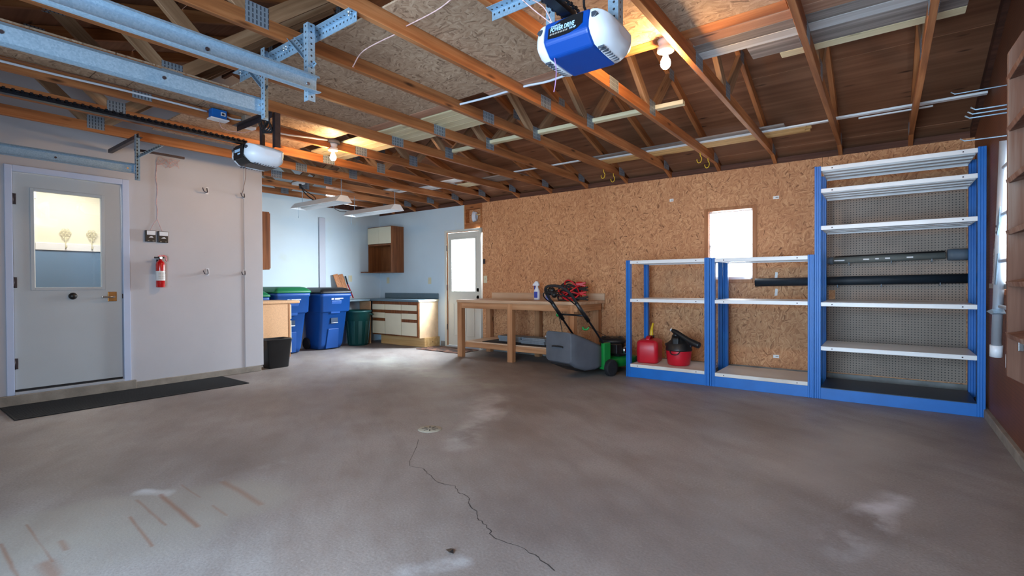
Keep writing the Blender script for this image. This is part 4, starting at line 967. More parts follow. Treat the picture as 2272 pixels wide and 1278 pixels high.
up = [(XL + .005, 2.052 + rw.uniform(-.004, .004), 1.86 + k * .09) for k in range(8)]
wb_ = MB().tube(smoothpath(pts + up, 4), 0.0028, 5).tube(smoothpath([(XL + .005, 2.10, 1.72), (XL + .005, 2.075, 1.79), (XL + .006, 2.056, 1.85)] + [(a + .003, b + .006 * math.sin(i * 2.2), c) for i, (a, b, c) in enumerate(up)], 4), 0.0028, 5)
for k in range(6):
    a = [(XL + .006, 2.05, 2.46)]
    for q in range(4): a.append((XL + .01 + rw.uniform(0, .02), 2.05 + (q + 1) * .05 + rw.uniform(-.04, .04), 2.49 + rw.uniform(-.06, .06)))
    wb_.tube(smoothpath(a, 4), 0.0022, 5)
tag(build('bell_wire', wb_, 'bellwire'), 'pink twisted wire running up the white wall from the two wall controls', 'cable')
# extinguisher
ey, ez, ex = 2.060, 1.095, XL + 0.062
t = thing('fire_extinguisher', (ex, ey, ez), 'red fire extinguisher hanging on the white wall', 'fire extinguisher')
build('cylinder', MB().lathe([(0.0, 0), (0.038, 0.0), (0.042, 0.006), (0.043, 0.25), (0.038, 0.275), (0.024, 0.292), (0.016, 0.297), (0.016, 0.308)], (ex, ey, ez), 28), 'red_ext', t)
L = build('label', MB().lathe([(0.0434, 0.075), (0.0436, 0.078), (0.0436, 0.178), (0.0434, 0.18)], (ex, ey, ez), 28), 'label', t)
pr = MB()
for k in range(7):
    zz = ez + 0.092 + k * 0.012
    for a0, a1 in ((-2.4, -1.45), (-0.75, -0.15), (-0.05, 0.75)):
        q = [(ex + .0438 * math.cos(a0 + (a1 - a0) * j / 6), ey + .0438 * math.sin(a0 + (a1 - a0) * j / 6)) for j in range(7)]
        for (x0, y0), (x1, y1) in zip(q, q[1:]): pr._add([(x0, y0, zz), (x1, y1, zz), (x1, y1, zz + .004), (x0, y0, zz + .004)], [(0, 1, 2, 3)])
build('print_strip', pr, 'grey_ink', L)
hd_ = build('valve', MB().cyl((ex, ey, ez + .305), (ex, ey, ez + .335), 0.014).box(ex - .012, ex + .012, ey - .02, ey + .035, ez + .322, ez + .338), 'black', t)
build('lever', MB().prism([(ey - .02, ez + .338), (ey + .03, ez + .345), (ey + .048, ez + .338), (ey + .05, ez + .30), (ey + .057, ez + .285), (ey + .062, ez + .29), (ey + .058, ez + .35), (ey + .03, ez + .358), (ey - .02, ez + .352)], 'X', ex - .009, ex + .009), 'red_ext', t, bev=0.002)
build('nozzle', MB().tube([(ex + .01, ey - .015, ez + .325), (ex + .012, ey - .06, ez + .328)], [0.006, 0.009], 8), 'black', t)
build('gauge', MB().cyl((ex + .012, ey, ez + .325), (ex + .026, ey, ez + .325), 0.014), 'chrome', t)
build('bracket', MB().box(XL + .001, XL + .018, ey - .02, ey + .02, ez + .15, ez + .31).box(XL + .018, ex, ey + .03, ey + .05, ez + .155, ez + .165), 'black', t)
def jhook(y, z, label):
    t = thing('utility_hook', (XL, y, z), label, 'hook', 'utility hooks on the white wall')
    build('hook', MB().tube(smoothpath([(XL + .001, y + .045, z + .05), (XL + .012, y + .045, z + .02), (XL + .02, y + .04, z - .005), (XL + .06, y + .0, z - .005), (XL + .10, y - .028, z + .0), (XL + .115, y - .045, z + .03)], 4), 0.0058, 8), 'steel_dark', t)
    build('wall_plate', MB().box(XL + .0005, XL + .004, y + .03, y + .06, z - .02, z + .06), 'white_plastic', t)
jhook(2.52, 2.225, 'dark utility hook on the white wall, upper one nearer the door')
jhook(2.95, 2.225, 'dark utility hook on the white wall, upper one under the small opener')
jhook(2.52, 1.255, 'dark utility hook on the white wall, lower one nearer the extinguisher')
jhook(2.95, 1.25, 'dark utility hook on the white wall, lower one nearer the alcove')

# ------------------------------------------------------------------ floor drain, leaf
t = thing('floor_drain', (-2.80, 2.665, 0.0), 'round pale slotted floor drain cover in the concrete', 'floor drain')
build('cover', MB().lathe([(0.092, 0.0003), (0.088, 0.004), (0.0, 0.005)], (-2.80, 2.665, 0), 28), plain('drain_cover', srgb(168, 166, 152), 0.6, 0.1), t)
sl = MB()
for k in range(8):
    a = 2 * PI * k / 8; T = Matrix.Translation((-2.80, 2.665, 0)) @ Matrix.Rotation(a, 4, 'Z'); sl.box(0.02, 0.062, -0.005, 0.005, 0.0048, 0.0056, T)
build('slot', sl, 'black', t)
o = build('dry_leaf', MB()._add([(-1.475, 1.49, .002), (-1.445, 1.478, .006), (-1.425, 1.485, .003), (-1.44, 1.50, .012), (-1.46, 1.505, .006)], [(0, 1, 3), (1, 2, 3), (0, 3, 4)]), 'black'); tag(o, 'small dark scrap lying on the concrete near the camera', 'debris')

# ------------------------------------------------------------------ alcove: bins
def bin_cart(yc, w, lid, label, xf=-7.45, h=0.95):
    t = thing('wheeled_bin', (-7.8, yc, 0), label, 'wheeled bin', 'wheeled bins in the alcove')
    xb = -8.105
    def ring(x0, x1, ww, z, r): return [(a, b, z) for a, b, _ in rrect(x1 - x0, ww, r, 4, (x0 + x1) / 2, yc)]
    rings = [ring(xb + .06, xf - .21, w - .17, 0.012, .05), ring(xb + .05, xf - .17, w - .14, 0.10, .05), ring(xb + .03, xf - .085, w - .085, h * .66, .05), ring(xb + .02, xf - .07, w - .075, h * .665, .05),
             ring(xb + .02, xf - .03, w - .035, h * .69, .05), ring(xb + .01, xf - .015, w - .02, h - .06, .05), ring(xb + .005, xf, w, h - .055, .05), ring(xb + .005, xf, w, h, .05)]
    b = build('body', MB().loft(rings), 'blue_bin', t)
    # recessed front channel, grab bar, lower panel
    build('front_rib', MB().hexa([(xf - .11, yc - .09, .62), (xf - .055, yc - .09, .62), (xf - .055, yc + .09, .62), (xf - .10, yc + .09, .62)], [(xf - .10, yc - .10, .84), (xf - .012, yc - .10, .84), (xf - .012, yc + .10, .84), (xf - .10, yc + .10, .84)]), 'blue_bin', t, bev=0.008)
    build('lower_panel', MB().hexa([(xf - .2, yc - .12, .02), (xf - .165, yc - .12, .02), (xf - .165, yc + .12, .02), (xf - .2, yc + .12, .02)], [(xf - .2, yc - .10, .36), (xf - .108, yc - .10, .36), (xf - .108, yc + .10, .36), (xf - .2, yc + .10, .36)]), 'blue_bin', t, bev=0.008)
    build('pocket', MB().box(xf - .14, xf - .085, yc - .065, yc + .065, .455, .545), 'blue_dark', t)
    build('grab_bar', MB().cyl((xf - .09, yc - .065, .46), (xf - .09, yc + .065, .46), 0.008, seg=10), 'alu', t)
    num = MB(); ww = [.03, .03, 0, .022, .022, .022, .022, .022, .014, .014, .014, .014, .014]; u = yc - .12 + (.02)
    for k, q in enumerate(ww):
        hh = .026 if k < 8 else .017
        if q:
            num.box(xf - .02, xf - .011, u, u + q * .2, .885 - hh, .885); num.box(xf - .02, xf - .011, u + q * .48, u + q * .7, .885 - hh, .885)
            num.box(xf - .02, xf - .011, u, u + q * .7, .885 - hh * .6, .885 - hh * .42)
        u += (q or .016) * .8 + .002
    build('stamped_number', num, 'label', t)
    lr = lambda x0, x1, ww_, z, r: [(a, b_, z) for a, b_, _ in rrect(x1 - x0, ww_, r, 4, (x0 + x1) / 2, yc)]
    build('lid', MB().loft([lr(xb, xf + .015, w + .02, h + .002, .05), lr(xb, xf + .012, w + .015, h + .03, .05), lr(xb + .02, xf - .06, w - .10, h + .085, .05), lr(xb + .05, xf - .13, w - .2, h + .10, .05)]), lid, t)
    build('axle', MB().cyl((xb + .08, yc - w * .42, .10), (xb + .08, yc + w * .42, .10), 0.012), 'steel_dark', t)
    for s in (-1, 1): build('wheel', MB().cyl((xb + .105, yc + s * w * .40 - .02, .10), (xb + .105, yc + s * w * .40 + .02, .10), .1, seg=20), 'black_rubber', t)
    return t
bin_cart(4.965, 0.60, 'black', 'blue wheeled bin with a black lid beside the green trash can', h=0.965)
bin_cart(4.19, 0.60, 'green_lid', 'blue wheeled bin with a green lid in the middle of the row', h=0.985)
bin_cart(3.545, 0.55, 'green_lid', 'wheeled bin with a dark lid half hidden behind the white wall corner', h=0.93)
gx, gy = -7.78, 5.61
t = thing('trash_can', (gx, gy, 0), 'dark green round trash can between the blue bin and the drawer cabinet', 'trash can')
pf = [(0.0, 0.0), (0.165, 0.0), (0.175, 0.01), (0.225, 0.52), (0.232, 0.525), (0.238, 0.60), (0.25, 0.605), (0.252, 0.635), (0.24, 0.64), (0.225, 0.60), (0.165, 0.03), (0.0, 0.025)]
build('body', MB().lathe(pf, (gx, gy, 0), 32), 'green_can', t)
rb = MB()
for k in range(10):
    a = 2 * PI * k / 10 + .2; T = Matrix.Translation((gx, gy, 0)) @ Matrix.Rotation(a, 4, 'Z')
    rb.hexa([(.165, -.03, .03), (.183, -.03, .03), (.183, .03, .03), (.165, .03, .03)], [(.20, -.035, .45), (.228, -.035, .45), (.228, .035, .45), (.20, .035, .45)], T)
build('rib', rb, 'green_can', t, bev=0.004)
for s in (0.6, 0.6 + PI):
    build('handle', MB().tube(smoothpath([(gx + .25 * math.cos(s - .3), gy + .25 * math.sin(s - .3), .58), (gx + .285 * math.cos(s), gy + .285 * math.sin(s), .56), (gx + .25 * math.cos(s + .3), gy + .25 * math.sin(s + .3), .58)], 5), 0.012, 8), 'green_can', t)
# tan cabinet and worktop against the return wall
t = thing('base_cabinet', (-7.13, 3.55, 0), 'tan particle board base cabinet end beside the white wall corner', 'cabinet')
build('body', MB().box(-7.42, -6.86, YC + .005, 3.80, 0.12, 0.845), 'particle', t)
build('end_trim', MB().box(-6.862, -6.852, YC + .005, YC + .05, 0.12, 0.845), 'bench_z', t)
build('plinth', MB().box(-7.40, -6.90, YC + .005, 3.74, 0, 0.12), 'dkwood', t)
for z0, z1, nm in ((0.62, 0.83, 'drawer'), (0.14, 0.60, 'door')):
    d = build(nm, MB().box(-7.41, -6.865, 3.80, 3.82, z0, z1), 'cream', t, bev=0.003)
build('door_edge', MB().box(-6.876, -6.856, 3.775, 3.80, 0.08, 0.845), 'bench_z', t)
o = build('worktop', MB().box(-7.42, -6.84, YC + .005, 3.94, 0.846, 0.886), 'particle', bev=0.012); tag(o, 'tan edged worktop on the particle board cabinet by the wall corner', 'worktop')
wx, wy = -6.60, 3.45
t = thing('waste_basket', (wx, wy, 0), 'black tapered waste basket standing on the floor by the white wall corner', 'waste basket')
def wr_(w_, d_, z, r): return [(a, b, z) for a, b, _ in rrect(w_, d_, r, 4, wx, wy)]
build('body', MB().loft([wr_(.19, .26, .0, .03), wr_(.20, .27, .01, .03), wr_(.25, .34, .375, .035), wr_(.265, .355, .378, .04), wr_(.265, .355, .39, .04), wr_(.24, .33, .39, .035), wr_(.19, .26, .02, .03)]), 'black', t)
t = thing('wall_cabinet', (-7.2, 3.4, 1.33), 'plain brown wall cabinet partly hidden by the white wall corner', 'cabinet')
build('body', MB().box(-7.6, -6.90, YC + .002, 3.53, 1.33, 2.135), 'walnut', t, bev=0.002)
build('door', MB().box(-7.59, -7.25, 3.53, 3.548, 1.345, 2.12).box(-7.245, -6.91, 3.53, 3.548, 1.345, 2.12), 'walnut', t, bev=0.002)
# open wall cabinet on the back wall
cx0, cx1, cy0, cz0, cz1 = -8.10, -7.41, 6.095, 1.335, 2.215
t = thing('wall_cabinet', ((cx0 + cx1) / 2, 6.25, cz0), 'brown wall cabinet with cream doors above an open compartment', 'cabinet')
mb = MB().box(cx0, cx0 + .018, cy0, YW - .002, cz0, cz1).box(cx1 - .018, cx1, cy0, YW - .002, cz0, cz1).box(cx0 + .018, cx1 - .018, cy0, YW - .002, cz1 - .018, cz1).box(cx0 + .018, cx1 - .018, cy0, YW - .002, cz0, cz0 + .02).box(cx0 + .018, cx1 - .018, YW - .012, YW - .002, cz0 + .02, cz1 - .018).box(cx0 + .018, cx1 - .018, cy0 + .003, YW - .012, 1.855, 1.885)
build('body', mb, 'walnut', t)
for a, b in ((cx0 + .004, (cx0 + cx1) / 2 - .0015), ((cx0 + cx1) / 2 + .0015, cx1 - .004)): build('door', MB().box(a, b, cy0 - .016, cy0 - .001, 1.89, cz1 - .012), 'cream', t, bev=0.002)
o = build('small_shelf', MB().box(-8.12, -7.95, 5.93, 6.08, 1.335, 1.355), 'walnut'); tag(o, 'narrow brown wall shelf in the alcove corner left of the open cabinet', 'shelf')
# drawer cabinet and counters
fx0, fx1, fyy, fz0, fz1 = -7.76, -6.50, 5.93, 0.175, 0.80
t = thing('drawer_cabinet', (-7.13, 6.15, 0), 'kitchen base cabinet with cream drawers and doors framed in brown', 'cabinet')
build('body', MB().box(fx0, fx1, fyy, YW - .002, fz0, fz1), 'walnut', t)
build('end_panel', MB().box(fx1 + .001, fx1 + .014, fyy + .02, YW - .004, fz0 - .01, fz1), plain('end_board', srgb(222, 190, 152), 0.6), t)
build('plinth', MB().box(fx0 + .12, fx1 + .05, fyy + .10, YW - .002, 0.0, 0.165), 'pine_y', t, bev=0.003)
cols = ((fx0 + .012, fx0 + .37), (fx0 + .385, fx0 + .82), (fx0 + .835, fx1 - .03))
for i, (a, b) in enumerate(cols):
    rws = (('drawer', .645, .745), ('door', .20, .585)) if i == 1 else (('drawer', .645, .745), ('drawer', .49, .59), ('door', .20, .435))
    for nm, z0, z1 in rws: build(nm, MB().box(a, b, fyy - .016, fyy - .001, z0, z1), 'cream', t, bev=0.0025)
t = thing('countertop', (-7.13, 6.15, 0.80), 'slate grey countertop with backsplash on the drawer cabinet', 'countertop')
build('slab', MB().box(XN + .003, fx1 + .03, fyy - .03, YW - .002, fz1 + .001, fz1 + .04), 'counter', t, bev=0.008)
build('backsplash', MB().box(-7.95, fx1 + .03, YW - .03, YW - .002, fz1 + .041, fz1 + .145), 'counter', t, bev=0.006)
build('end_trim', MB().box(fx1 + .031, fx1 + .036, fyy - .02, YW - .004, fz1 + .003, fz1 + .038), 'cream', t)
o = build('countertop', MB().box(XN + .003, -7.78, 5.32, fyy - .035, fz1 + .001, fz1 + .04), 'counter', bev=0.008); tag(o, 'slate grey counter leg running along the rear alcove wall behind the green trash can', 'countertop')
o = build('support_panel', MB().box(-8.10, -7.775, 5.885, 5.90, 0.001, fz1 - .004), 'particle'); tag(o, 'tan support panel under the counter between the trash can and the drawer cabinet', 'panel')
for (x0, y0, x1, y1, z, hh, m_, lb) in ((-8.10, 5.30, -8.06, 5.40, .0, 1.31, 'walnut', 'brown plank leaning on the alcove wall, left one'), (-8.09, 5.40, -8.05, 5.51, .0, 1.32, 'pine_y', 'brown plank leaning on the alcove wall, right one')):
    o = beam('leaning_plank', (-7.97, (y0 + y1) / 2 + .10, .86), (-8.09, (y0 + y1) / 2, 1.30), .10, .018, 'rail_orange', None, up=(1, 0, .2)); tag(o, lb, 'plank', 'planks leaning in the alcove')
t = thing('pry_bar', (-8.0, 5.62, .86), 'long handled tool with black grip and red shaft leaning in the alcove', 'tool')
build('shaft', MB().cyl((-7.98, 5.66, .86), (-8.07, 5.60, 1.12), .011, seg=10), 'red', t)
build('grip', MB().cyl((-8.07, 5.60, 1.12), (-8.10, 5.575, 1.27), .015, .013, seg=10), 'black', t)
def outlet(x, y, z, axis, label, name='outlet'):
    t = thing(name, (x, y, z), label, name.replace('_', ' '))
    if axis == 'Y':
        build('plate', MB().box(x - .038, x + .038, y - .006, y - .0005, z - .06, z + .06), 'beige', t, bev=.002)
        build('socket' if name == 'outlet' else 'toggle', MB().box(x - .015, x + .015, y - .0085, y - .006, z + .012, z + .042).box(x - .015, x + .015, y - .0085, y - .006, z - .042, z - .012) if name == 'outlet' else MB().box(x - .006, x + .006, y - .018, y - .006, z - .006, z + .016), 'beige', t, bev=.002)
    else:
        build('plate', MB().box(x + .0005, x + .006, y - .038, y + .038, z - .06, z + .06), 'beige', t, bev=.002)
        build('socket', MB().box(x + .006, x + .0085, y - .015, y + .015, z + .012, z + .042).box(x + .006, x + .0085, y - .015, y + .015, z - .042, z - .012), 'beige', t, bev=.002)
    return t
outlet(-7.88, YW, 1.19, 'Y', 'almond outlet on the alcove wall below the open cabinet')
outlet(-6.70, YW, 1.175, 'Y', 'almond outlet on the white wall left of the back door')
outlet(XN, 5.70, 1.225, 'X', 'almond outlet on the rear alcove wall beside the leaning planks')
outlet(-5.365, YW, 1.19, 'Y', 'almond light switch on the chipboard right of the back door', 'light_switch')
t = thing('door_latch', (-5.385, YW, 1.45), 'small dark metal latch on the chipboard above the light switch', 'latch')
build('plate', MB().box(-5.405, -5.365, YW - .02, YW - .0005, 1.45, 1.53), 'steel_dark', t, bev=.003)
build('hook', MB().tube([(-5.385, YW - .02, 1.49), (-5.37, YW - .045, 1.47), (-5.37, YW - .05, 1.50)], .005, 6), 'steel_dark', t)
mb = MB()
for k in range(6):
    r_ = .085 - .004 * k
    mb.tube([(-5.66 + .012 * k, YW + .045 + r_ * .45 * math.cos(a), 2.27 + r_ * math.sin(a)) for a in [2 * PI * q / 20 for q in range(20)]], .009, 6, True)
t = thing('cable_coil', (-5.64, YW + .04, 2.18), 'coil of white cable stuffed in the open wall cavity above the back door', 'cable')
build('coil', mb, 'cable_white', t)
build('band', MB().tube([(-5.575, YW + .02, 2.30), (-5.52, YW + .03, 2.29), (-5.48, YW + .03, 2.31)], .011, 6), 'pine_y', t)
o = build('door_mat', MB().box(-6.42, -5.42, 5.80, 6.28, .001, .012), 'mat_rug', bev=.004); tag(o, 'worn brown patterned mat in front of the back door', 'mat')

# ------------------------------------------------------------------ workbench
bx0, bx1, by0, by1, bz = -5.26, -3.15, 5.58, 6.375, 0.875
t = thing('workbench', (-4.2, 5.98, 0), 'long fir workbench with backsplash and lower shelf against the chipboard wall', 'workbench')
build('bench_top', MB().box(bx0, bx1, by0, by1, bz - .04, bz), 'benchtop', t, bev=.003)
build('backsplash', MB().box(bx0 + .05, bx1 - .01, by1 - .002, by1 + .02, bz - .02, bz + .095), 'benchtop', t, bev=.002)
for xx in (bx0 + .05, -4.245, bx1 - .10):
    for yy in (by0 + .05, by1 - .06): build('leg', MB().box(xx - .045, xx + .045, yy - .04, yy + .04, 0, bz - .041), 'bench_z', t, bev=.003)
for yy in (by0 + .012, by1 - .03): beam('rail', (bx0 + .01, yy + .02, bz - .085), (bx1 - .01, yy + .02, bz - .085), .036, .088, 'bench', t)
for xx in (bx0 + .02, bx1 - .03): beam('rail', (xx, by0 + .09, bz - .085), (xx, by1 - .10, bz - .085), .036, .088, 'bench', t)
for yy in (by0 + .11, by1 - .12): beam('shelf_rail', (bx0 + .01, yy, .185), (bx1 - .02, yy, .185), .036, .075, 'bench', t)
build('shelf', MB().box(bx0 + .09, bx1 - .04, by0 + .10, by1 - .01, .224, .240), 'benchtop', t)
o = build('rubber_sheet', MB().box(-4.86, -3.72, 5.71, 6.12, .241, .249), 'black_rubber', bev=.003); tag(o, 'black rubber sheet lying on the lower shelf of the workbench', 'sheet')
zz = .2495
for i in range(4):
    T = Matrix.Translation((-4.48 + .01 * (i % 2), 6.0 - .01 * i, 0)); o = build('floor_tile', MB().box(-.21, .21, -.10, .10, zz, zz + .021, T), 'tile', bev=.002)
    tag(o, 'grey tile in the left stack on the bench shelf, ' + ('lowest', 'second from the bottom', 'third from the bottom', 'topmost')[i], 'tile', 'grey tiles, left stack'); zz += .0215
zz = .2495
for i in range(4):
    T = Matrix.Translation((-4.02 - .012 * (i % 2), 5.93 + .008 * i, 0)); o = build('floor_tile', MB().box(-.20, .20, -.10, .10, zz, zz + .021, T), 'tile', bev=.002)
    tag(o, 'grey tile in the right stack on the bench shelf, ' + ('lowest', 'second from the bottom', 'third from the bottom', 'topmost')[i], 'tile', 'grey tiles, right stack'); zz += .0215
zz = .2405
for i, (x0, x1, y0, y1) in enumerate(((-3.78, -3.31, 6.14, 6.30), (-3.95, -3.38, 6.16, 6.32), (-4.02, -3.45, 6.18, 6.33), (-4.05, -3.62, 6.20, 6.34))):
    o = build('white_board', MB().box(x0, x1, y0, y1, zz, zz + .024), 'white', bev=.002); tag(o, 'white board lying on the bench shelf, ' + ('lowest and farthest right', 'second in the pile', 'third in the pile', 'topmost of the pile')[i], 'board', 'white boards on the bench shelf'); zz += .0245

# things on the bench
sx, sy = -4.12, 6.10
t = thing('spray_bottle', (sx, sy, bz), 'white spray bottle with blue marks on the workbench', 'bottle')
build('body', MB().loft([[(a, b, z) for a, b, _ in rrect(w, d, r, 3, sx, sy)] for w, d, r, z in ((.085, .06, .02, bz + .001), (.09, .065, .022, bz + .02), (.088, .062, .022, bz + .13), (.035, .035, .016, bz + .185), (.03, .03, .014, bz + .21))]), 'white_plastic', t)
build('label', MB().box(sx - .03, sx + .03, sy - .0345, sy - .032, bz + .03, bz + .12), plain('blue_print', srgb(50, 70, 170), 0.4), t)
build('trigger_head', MB().prism([(sx - .075, bz + .21), (sx + .035, bz + .205), (sx + .04, bz + .23), (sx + .01, bz + .275), (sx - .02, bz + .275), (sx - .06, bz + .235)], 'Y', sy - .016, sy + .016), 'white_plastic', t, bev=.005)
build('trigger', MB().prism([(sx - .045, bz + .21), (sx - .03, bz + .21), (sx - .04, bz + .15), (sx - .05, bz + .155)], 'Y', sy - .008, sy + .008), plain('blue_trigger', srgb(40, 60, 150), 0.4), t)
t = thing('spray_can', (-3.93, 6.1, bz), 'blue and white can on the workbench beside the spray bottle', 'can')
build('body', MB().lathe([(0, .001), (.033, .001), (.034, .006), (.034, .16), (.026, .18), (.014, .188), (0, .19)], (-3.93, 6.1, bz), 20), plain('blue_white_print', srgb(120, 130, 200), 0.35, 0, .5, 30), t)
build('cap', MB().lathe([(.0, .205), (.012, .205), (.013, .188)][::-1], (-3.93, 6.1, bz), 12), 'white_plastic', t)
def coil_thing(name, cx, cy, z, label, spec, rs):
    t = thing(name, (cx, cy, z), label, 'cables'); r_ = random.Random(rs)
    for nm, mm, n in spec:
        mb = MB()
        for k in range(n):
            R1 = r_.uniform(.09, .16); tilt = r_.uniform(-.5, .5); cz = z + .03 + r_.uniform(0, .13); ox, oy = r_.uniform(-.06, .06), r_.uniform(-.06, .06); lift = r_.uniform(.02, .16)
            ph = r_.uniform(0, 6)
            pts = [(cx + ox + R1 * math.cos(a), cy + oy + R1 * .7 * math.sin(a), max(z + .012, cz + lift * math.sin(a + ph) * .8 + tilt * .05 * math.cos(a))) for a in [2 * PI * q / 22 for q in range(22)]]
            mb.tube(pts, .011, 7, True)
        build(nm, mb, mm, t)
    return t
t = coil_thing('jumper_cables', -3.50, 6.0, bz, 'heap of red and black jumper cables on the workbench', (('red_cable', 'red_wire', 8), ('black_cable', 'black_rubber', 8)), 5)
for k, (dx, dz, mm) in enumerate(((.20, .16, 'black'), (.20, .03, 'black'), (.17, .095, 'red_wire'), (.16, .22, 'red_wire'))):
    T = Matrix.Translation((-3.50 + dx, 5.98, bz + dz + .005)) @ Matrix.Rotation(.1 * k, 4, 'Z')
    mb = MB().prism([(-.09, -.012), (.03, -.02), (.085, -.03), (.09, -.008), (.05, .0), (.09, .012), (.085, .034), (.03, .024), (-.09, .014)], 'Y', -.014, .014, T=T); build('clamp', mb, mm, t, bev=.003)
t = thing('work_gloves', (-3.80, 5.98, bz), 'dark bundled cloth or glove behind the mower handle on the bench', 'glove')
r_ = random.Random(11); mb = MB()
for k in range(6):
    c0 = Vector((-3.80 + r_.uniform(-.07, .10), 6.0 + r_.uniform(-.04, .04), bz + .05 + r_.uniform(0, .10)))
    mb.lathe([(0, -.045), (.03, -.035), (.045, 0), (.03, .035), (0, .045)], tuple(c0), 10)
build('bundle', mb, 'black', t)
build('cord', MB().tube(smoothpath([(-3.88, 5.98, bz + .19), (-3.86, 5.97, bz + .215), (-3.84, 5.99, bz + .185), (-3.87, 5.98, bz + .165)], 4), .006, 6), 'brass', t)

# ------------------------------------------------------------------ lawn mower
PHI = math.radians(-14); MO = Vector((-2.825, 5.80, 0))
TM = Matrix.Translation(MO) @ Matrix.Rotation(PHI, 4, 'Z')
t = thing('lawn_mower', tuple(MO), 'green walk-behind lawn mower with a grey grass bag beside the blue shelves', 'lawn mower')
dk = MB().loft([[tuple(TM @ Vector(p)) for p in rrect(w, d, r, 5, 0, .05, z)] for w, d, r, z in ((.47, .68, .16, .085), (.47, .68, .16, .16), (.44, .62, .15, .185), (.30, .36, .10, .20))])
build('deck', dk, 'green_mower', t)
build('rear_frame', MB().box(-.23, .23, -.34, -.27, .08, .34, TM).box(.19, .24, -.36, -.24, .08, .40, TM).box(-.24, -.19, -.36, -.24, .08, .40, TM), 'green_mower', t, bev=.008)
eng = build('engine', MB().lathe([(0.10, .20), (.155, .22), (.16, .30), (.15, .35), (.17, .36), (.172, .385), (.15, .415), (.08, .43), (0, .432)], (0, 0, 0), 28, T=TM @ Matrix.Translation((0, .08, 0))).box(-.12, .18, -.02, .24, .20, .31, TM), 'black', t)
fin = MB()
for k in range(14):
    T = TM @ Matrix.Translation((0, .08, 0)) @ Matrix.Rotation(2 * PI * k / 14, 4, 'Z'); fin.box(.06, .135, -.006, .006, .424, .430, T)
build('grille', fin, 'black_metal', eng)
build('muffler', MB().cyl((.18, .06, .28), (.25, .06, .28), .045, T=TM).box(.16, .22, .12, .20, .22, .30, TM), 'chrome', eng)
build('air_filter', MB().box(.10, .22, -.10, .0, .24, .36, TM), 'black', eng, bev=.01)
for sx_, yy, r_ in ((-1, -.27, .100), (1, -.27, .100), (-1, .33, .09), (1, .33, .09)):
    xw = sx_ * (.268 if yy < 0 else .225)
    tr = MB().lathe([(r_ * .72, -.028), (r_ * .95, -.028), (r_, -.02), (r_, .02), (r_ * .95, .028), (r_ * .72, .028)], (0, 0, 0), 26, T=TM @ Matrix.Translation((xw, yy, r_)) @ Matrix.Rotation(PI / 2, 4, 'Y'))
    for k in range(20):
        T = TM @ Matrix.Translation((xw, yy, r_)) @ Matrix.Rotation(2 * PI * k / 20, 4, 'X'); tr.box(-.024, .024, -.006, .006, r_ - .004, r_ + .0005, T)
    wh = build('wheel', tr, 'black_rubber', t)
    hb = MB().lathe([(0, -.026), (r_ * .3, -.026), (r_ * .32, -.02), (r_ * .74, -.016), (r_ * .74, .016), (r_ * .32, .02), (r_ * .3, .026), (0, .026)], (0, 0, 0), 22, T=TM @ Matrix.Translation((xw, yy, r_)) @ Matrix.Rotation(PI / 2, 4, 'Y'))
    for k in range(7):
        T = TM @ Matrix.Translation((xw, yy, r_)) @ Matrix.Rotation(2 * PI * k / 7, 4, 'X'); hb.box(-.022, .022, -.006, .006, r_ * .2, r_ * .72, T)
    build('hub', hb, 'grey_box', wh)
# grass bag
def bq(y, zt_, zb_, w, r): # ring in local x,z at depth y
    pts = rrect(w, zt_ - zb_, r, 4, 0, (zt_ + zb_) / 2); return [tuple(TM @ Vector((a, y, b))) for a, b, _ in pts]
bag = MB().loft([bq(-.30, .36, .10, .38, .05), bq(-.45, .41, .085, .41, .05), bq(-.62, .475, .09, .42, .05), bq(-.78, .53, .14, .42, .05), bq(-.88, .555, .20, .42, .045), bq(-.895, .55, .21, .40, .04)][::-1])
b_ = build('grass_bag', bag, 'bag', t)
build('bag_handle', MB().tube([tuple(TM @ Vector(p)) for p in ((-.09, -.90, .38), (-.06, -.912, .388), (.06, -.912, .388), (.09, -.90, .38))], .009, 8), 'black', b_)
und = MB().loft([bq(-.32, .11, .075, .30, .015), bq(-.62, .12, .07, .32, .02), bq(-.86, .215, .165, .32, .02)][::-1])
build('bag_base', und, 'black', b_)
# handle
LB, RB = [], []
for sx_ in (-1, 1):
    pts = [Vector((sx_ * .21, -.26, .30)), Vector((sx_ * .215, -.55, .62)), Vector((sx_ * .20, -.78, .87))]
    build('lower_bar', MB().tube([TM @ p for p in smoothpath(pts, 4)], .0125, 10), 'black_metal', t)
top = smoothpath([(-.20, -.76, .85), (-.205, -.86, .965), (-.17, -.93, 1.045), (-.08, -.965, 1.085), (.08, -.965, 1.085), (.17, -.93, 1.045), (.205, -.86, .965), (.20, -.76, .85)], 5)
build('handle_loop', MB().tube([TM @ Vector(p) for p in top], .017, 12), 'black_rubber', t)
bail = smoothpath([(-.19, -.80, .87), (-.19, -.93, .95), (-.12, -.985, 1.01), (.12, -.985, 1.01), (.19, -.93, .95), (.19, -.80, .87)], 5)
build('control_bail', MB().tube([TM @ Vector(p) for p in bail], .007, 8), 'black_metal', t)
build('cross_bar', MB().cyl(TM @ Vector((-.21, -.66, .74)), TM @ Vector((.21, -.66, .74)), .011), 'black_metal', t)
for sx_ in (-1, 1):
    a = TM @ Vector((sx_ * .21, -.60, .675)); b = TM @ Vector((sx_ * .203, -.80, .893)); build('clamp_sleeve', MB().cyl(a, b, .024, .022), 'black', t)
build('wing_nut', MB().lathe([(0, -.018), (.022, -.016), (.024, .0), (.018, .014), (0, .016)], (0, 0, 0), 12, T=TM @ Matrix.Translation((-.235, -.66, .73)) @ Matrix.Rotation(PI / 2, 4, 'Y')), 'green_mower', t)
